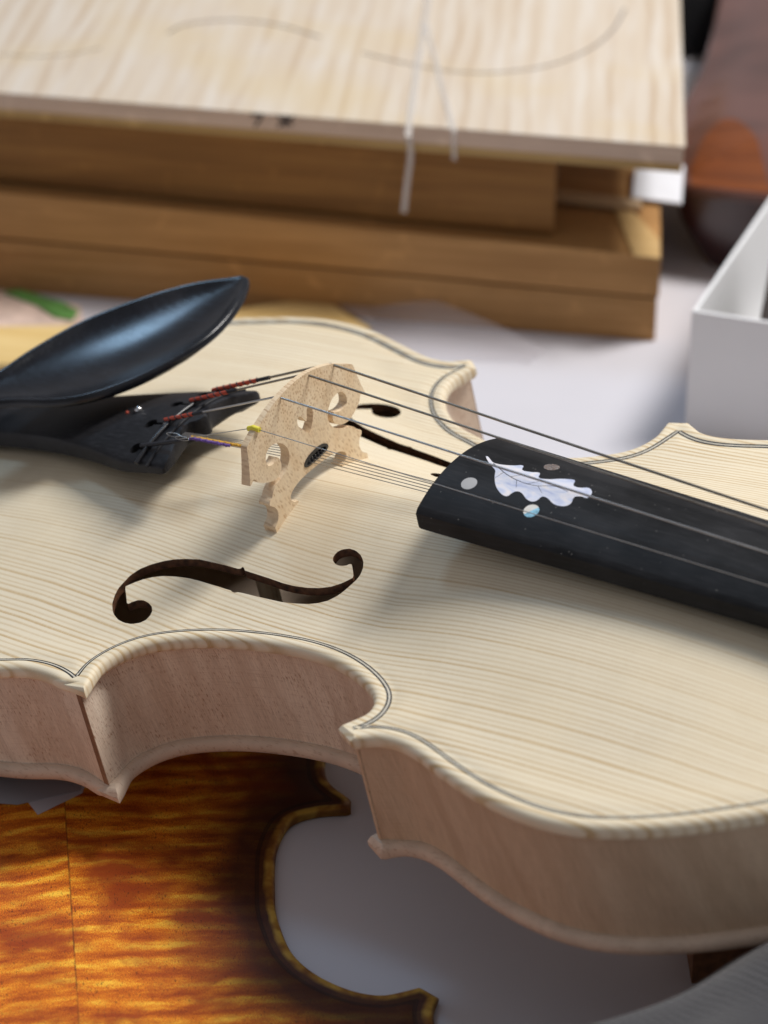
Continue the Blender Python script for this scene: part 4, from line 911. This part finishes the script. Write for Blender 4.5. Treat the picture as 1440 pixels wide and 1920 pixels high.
# ---- dark red varnished body at the upper right
def redvarnish(name, a, b):
    t = NT(name); v = t.coords(); n = t.noise(v, 0.03, 3); c = t.ramp(n, [(0.35, a), (0.7, b)])
    t.set(Base_Color=c, Roughness=0.34, Coat_Weight=0.8, Coat_Roughness=0.18); return t.m
rv = empty('varnished_instrument', None, (160, 1020, 0)); tag(rv, 'dark red brown varnished instrument body at the upper right beyond the white box', 'instrument')
INV3 = Matrix.Translation(-Vector((160, 1020, 0))*MM)
oc = np.array([(330, 1000), (230, 998), (170, 1006), (140, 1014), (122, 1021), (114.5, 1030), (115.5, 1045), (121, 1075), (131, 1120), (145, 1175), (161, 1262), (172, 1340), (200, 1420), (330, 1430)], float)
ocd = smooth(dens(oc, 3.0, True), 2); inn = ocd+(-normals(ocd))*0
cen = ocd.mean(0); nn = normals(ocd); nn = np.where(((ocd-cen)*nn).sum(1)[:, None] > 0, nn, -nn)
ribl = ocd-nn*2.5
def slab(name, loop, z0, z1, mat, bev): 
    o = prism(name, [tuple(p) for p in loop], z0, z1, mat, None, bev, 40); return own(o, rv, INV3)
V, F = plate_sheet(resamp(np.r_[ocd, ocd[:1]], 3.0, True), (), 9.0, [(0.5, 1), (1.5, 1), (3.0, 1), (6.0, 1)])
dr_ = segdist(V, ocd); dome = 37.0+rimz(dr_, 2.0, 0.4, 6.0)+2.0+16.0*(1-np.exp(-np.maximum(dr_-6, 0)/38.0))
o = solid('belly', V, F, lambda V: np.c_[V, dome], lambda V: np.c_[V, np.full(len(V), 35.0)], redvarnish('red_varnish_face', (0.085, 0.028, 0.018), (0.15, 0.058, 0.042)), None, 40); own(o, rv, INV3)
wl = dens(np.array([[124.42, 1020.27], [127.51, 1044.52], [134.89, 1069.11], [142.23, 1081.13], [148.92, 1074.77], [152.58, 1054.85], [153.89, 1029.62], [154.08, 1008.77], [138.53, 1012.2]], float), 2.0, True); gq = np.stack(np.meshgrid(np.arange(wl[:, 0].min(), wl[:, 0].max(), 3.0), np.arange(wl[:, 1].min(), wl[:, 1].max(), 3.0)), -1).reshape(-1, 2); gq = gq[inside(gq, wl)]; gq = gq[segdist(gq, wl) > 1]
wl = wl[inside(wl, ocd)]; V, F = fill2d(wl, (), gq[inside(gq, ocd)])
dq = segdist(V, ocd); zq_ = 37.0+rimz(dq, 2.0, 0.4, 6.0)+2.0+16.0*(1-np.exp(-np.maximum(dq-6, 0)/38.0))
own(solid('worn_patch', V, F, lambda V: np.c_[V, zq_+0.45], lambda V: np.c_[V, zq_-1.0], timber('worn_orange_wood', (0.22, 0.062, 0.016), (0.11, 0.03, 0.010), 0.8, 0.4), None, 40), rv, INV3)
bl_ = ribl+np.c_[np.clip((190-ribl[:, 0])/75, 0, 1)*17, np.clip((1060-ribl[:, 1])/60, 0, 1)*5]; n_ = len(ribl)
Vr = np.r_[np.c_[bl_, np.full(n_, 0.2)], np.c_[(bl_*0.35+ribl*0.65), np.full(n_, 18.0)], np.c_[ribl, np.full(n_, 35.2)]]
Fr = [(k*n_+i, k*n_+(i+1) % n_, (k+1)*n_+(i+1) % n_, (k+1)*n_+i) for k in range(2) for i in range(n_)]+[tuple(range(n_))[::-1], tuple(2*n_+i for i in range(n_))]
o = mesh('rib', Vr, Fr, redvarnish('red_varnish_rib', (0.030, 0.007, 0.010), (0.050, 0.012, 0.014)), None, 40); own(o, rv, INV3)
bmr = bmesh.new(); bmr.from_mesh(o.data); bmesh.ops.recalc_face_normals(bmr, faces=bmr.faces); bmr.to_mesh(o.data); bmr.free()

# ---- dark case behind
ck = prism('black_case', [(140, 1282), (166, 1290), (176, 1520), (150, 1520)], 0.0, 45, plain('black_cover', (0.010, 0.010, 0.012), 0.6), None, 4.0)
tag(ck, 'black case behind the stacked timber at the top right', 'case')

# ---- amber board, plastic film and cards on the table behind the violin
M_AMB = timber('amber_offcut', (0.82, 0.60, 0.27), (0.72, 0.48, 0.17), 0.6)
am = prism('amber_board', [(-170, 925), (-20, 925), (-5.5, 957.5), (-25.5, 987), (-55, 976.5), (-80, 962), (-170, 958)], 0, 5, M_AMB, None, 0.5)
tag(am, 'amber coloured wooden board lying behind the pale violin', 'board')
M_FILM = film('clear_plastic', (0.70, 0.67, 0.72), 0.30, 0.2)
fl_top = np.array([(-75, 997, 6), (-58, 1001, 9), (-43, 1003, 12), (-17, 998, 13), (17, 974, 10), (45, 957, 5), (62, 945, 0.8)], float)
q = dens(fl_top, 3.0); q2 = q.copy(); q2[:, 2] = 0.5; q2[:, :2] += np.array([-6, -9])+np.array([-6, -22])*np.clip((q2[:, :1]+25)/45, 0, 1)*np.clip((62-q2[:, :1])/35, 0.1, 1); V = []; F = []; n = len(q); kk = 9
for t_ in np.linspace(0, 1, kk):
    r = q*(1-t_)+q2*t_; r[:, 2] = q[:, 2]*(1-t_)**1.6+0.6+0.8*np.sin(np.arange(n)*0.7+t_*5)*t_*(1-t_)+0.2; r[:, 2] = np.maximum(r[:, 2], np.where((r[:, 0] > -85) & (r[:, 0] < -4) & (r[:, 1] < 990), 5.4, 0.4)); V.append(r)
for i in range(kk-1):
    for j in range(n-1): F.append((i*n+j, i*n+j+1, (i+1)*n+j+1, (i+1)*n+j))
pf = mesh('plastic_film', np.concatenate(V), F, M_FILM, None, 80); tag(pf, 'clear crumpled plastic film against the foot of the wooden box', 'plastic film')
pk = prism('pink_card', [(-240, 955), (-150, 962), (-118, 968), (-121, 985), (-150, 1000), (-240, 1000)], 0, 2, plain('pink_card_paper', (0.66, 0.50, 0.42), 0.7), None, 0.3)
tag(pk, 'beige pink card lying at the left in front of the wooden box', 'card')
gs = prism('green_strip', [(-153, 996.5), (-147, 999), (-128, 986.5), (-121, 978), (-122.5, 970), (-130, 973), (-138, 984)], 2.05, 3.0, plain('green_cloth', (0.10, 0.26, 0.055), 0.8, var=0.25), None, 0.3)
tag(gs, 'green leaf shaped strip on the beige pink card', 'strip')
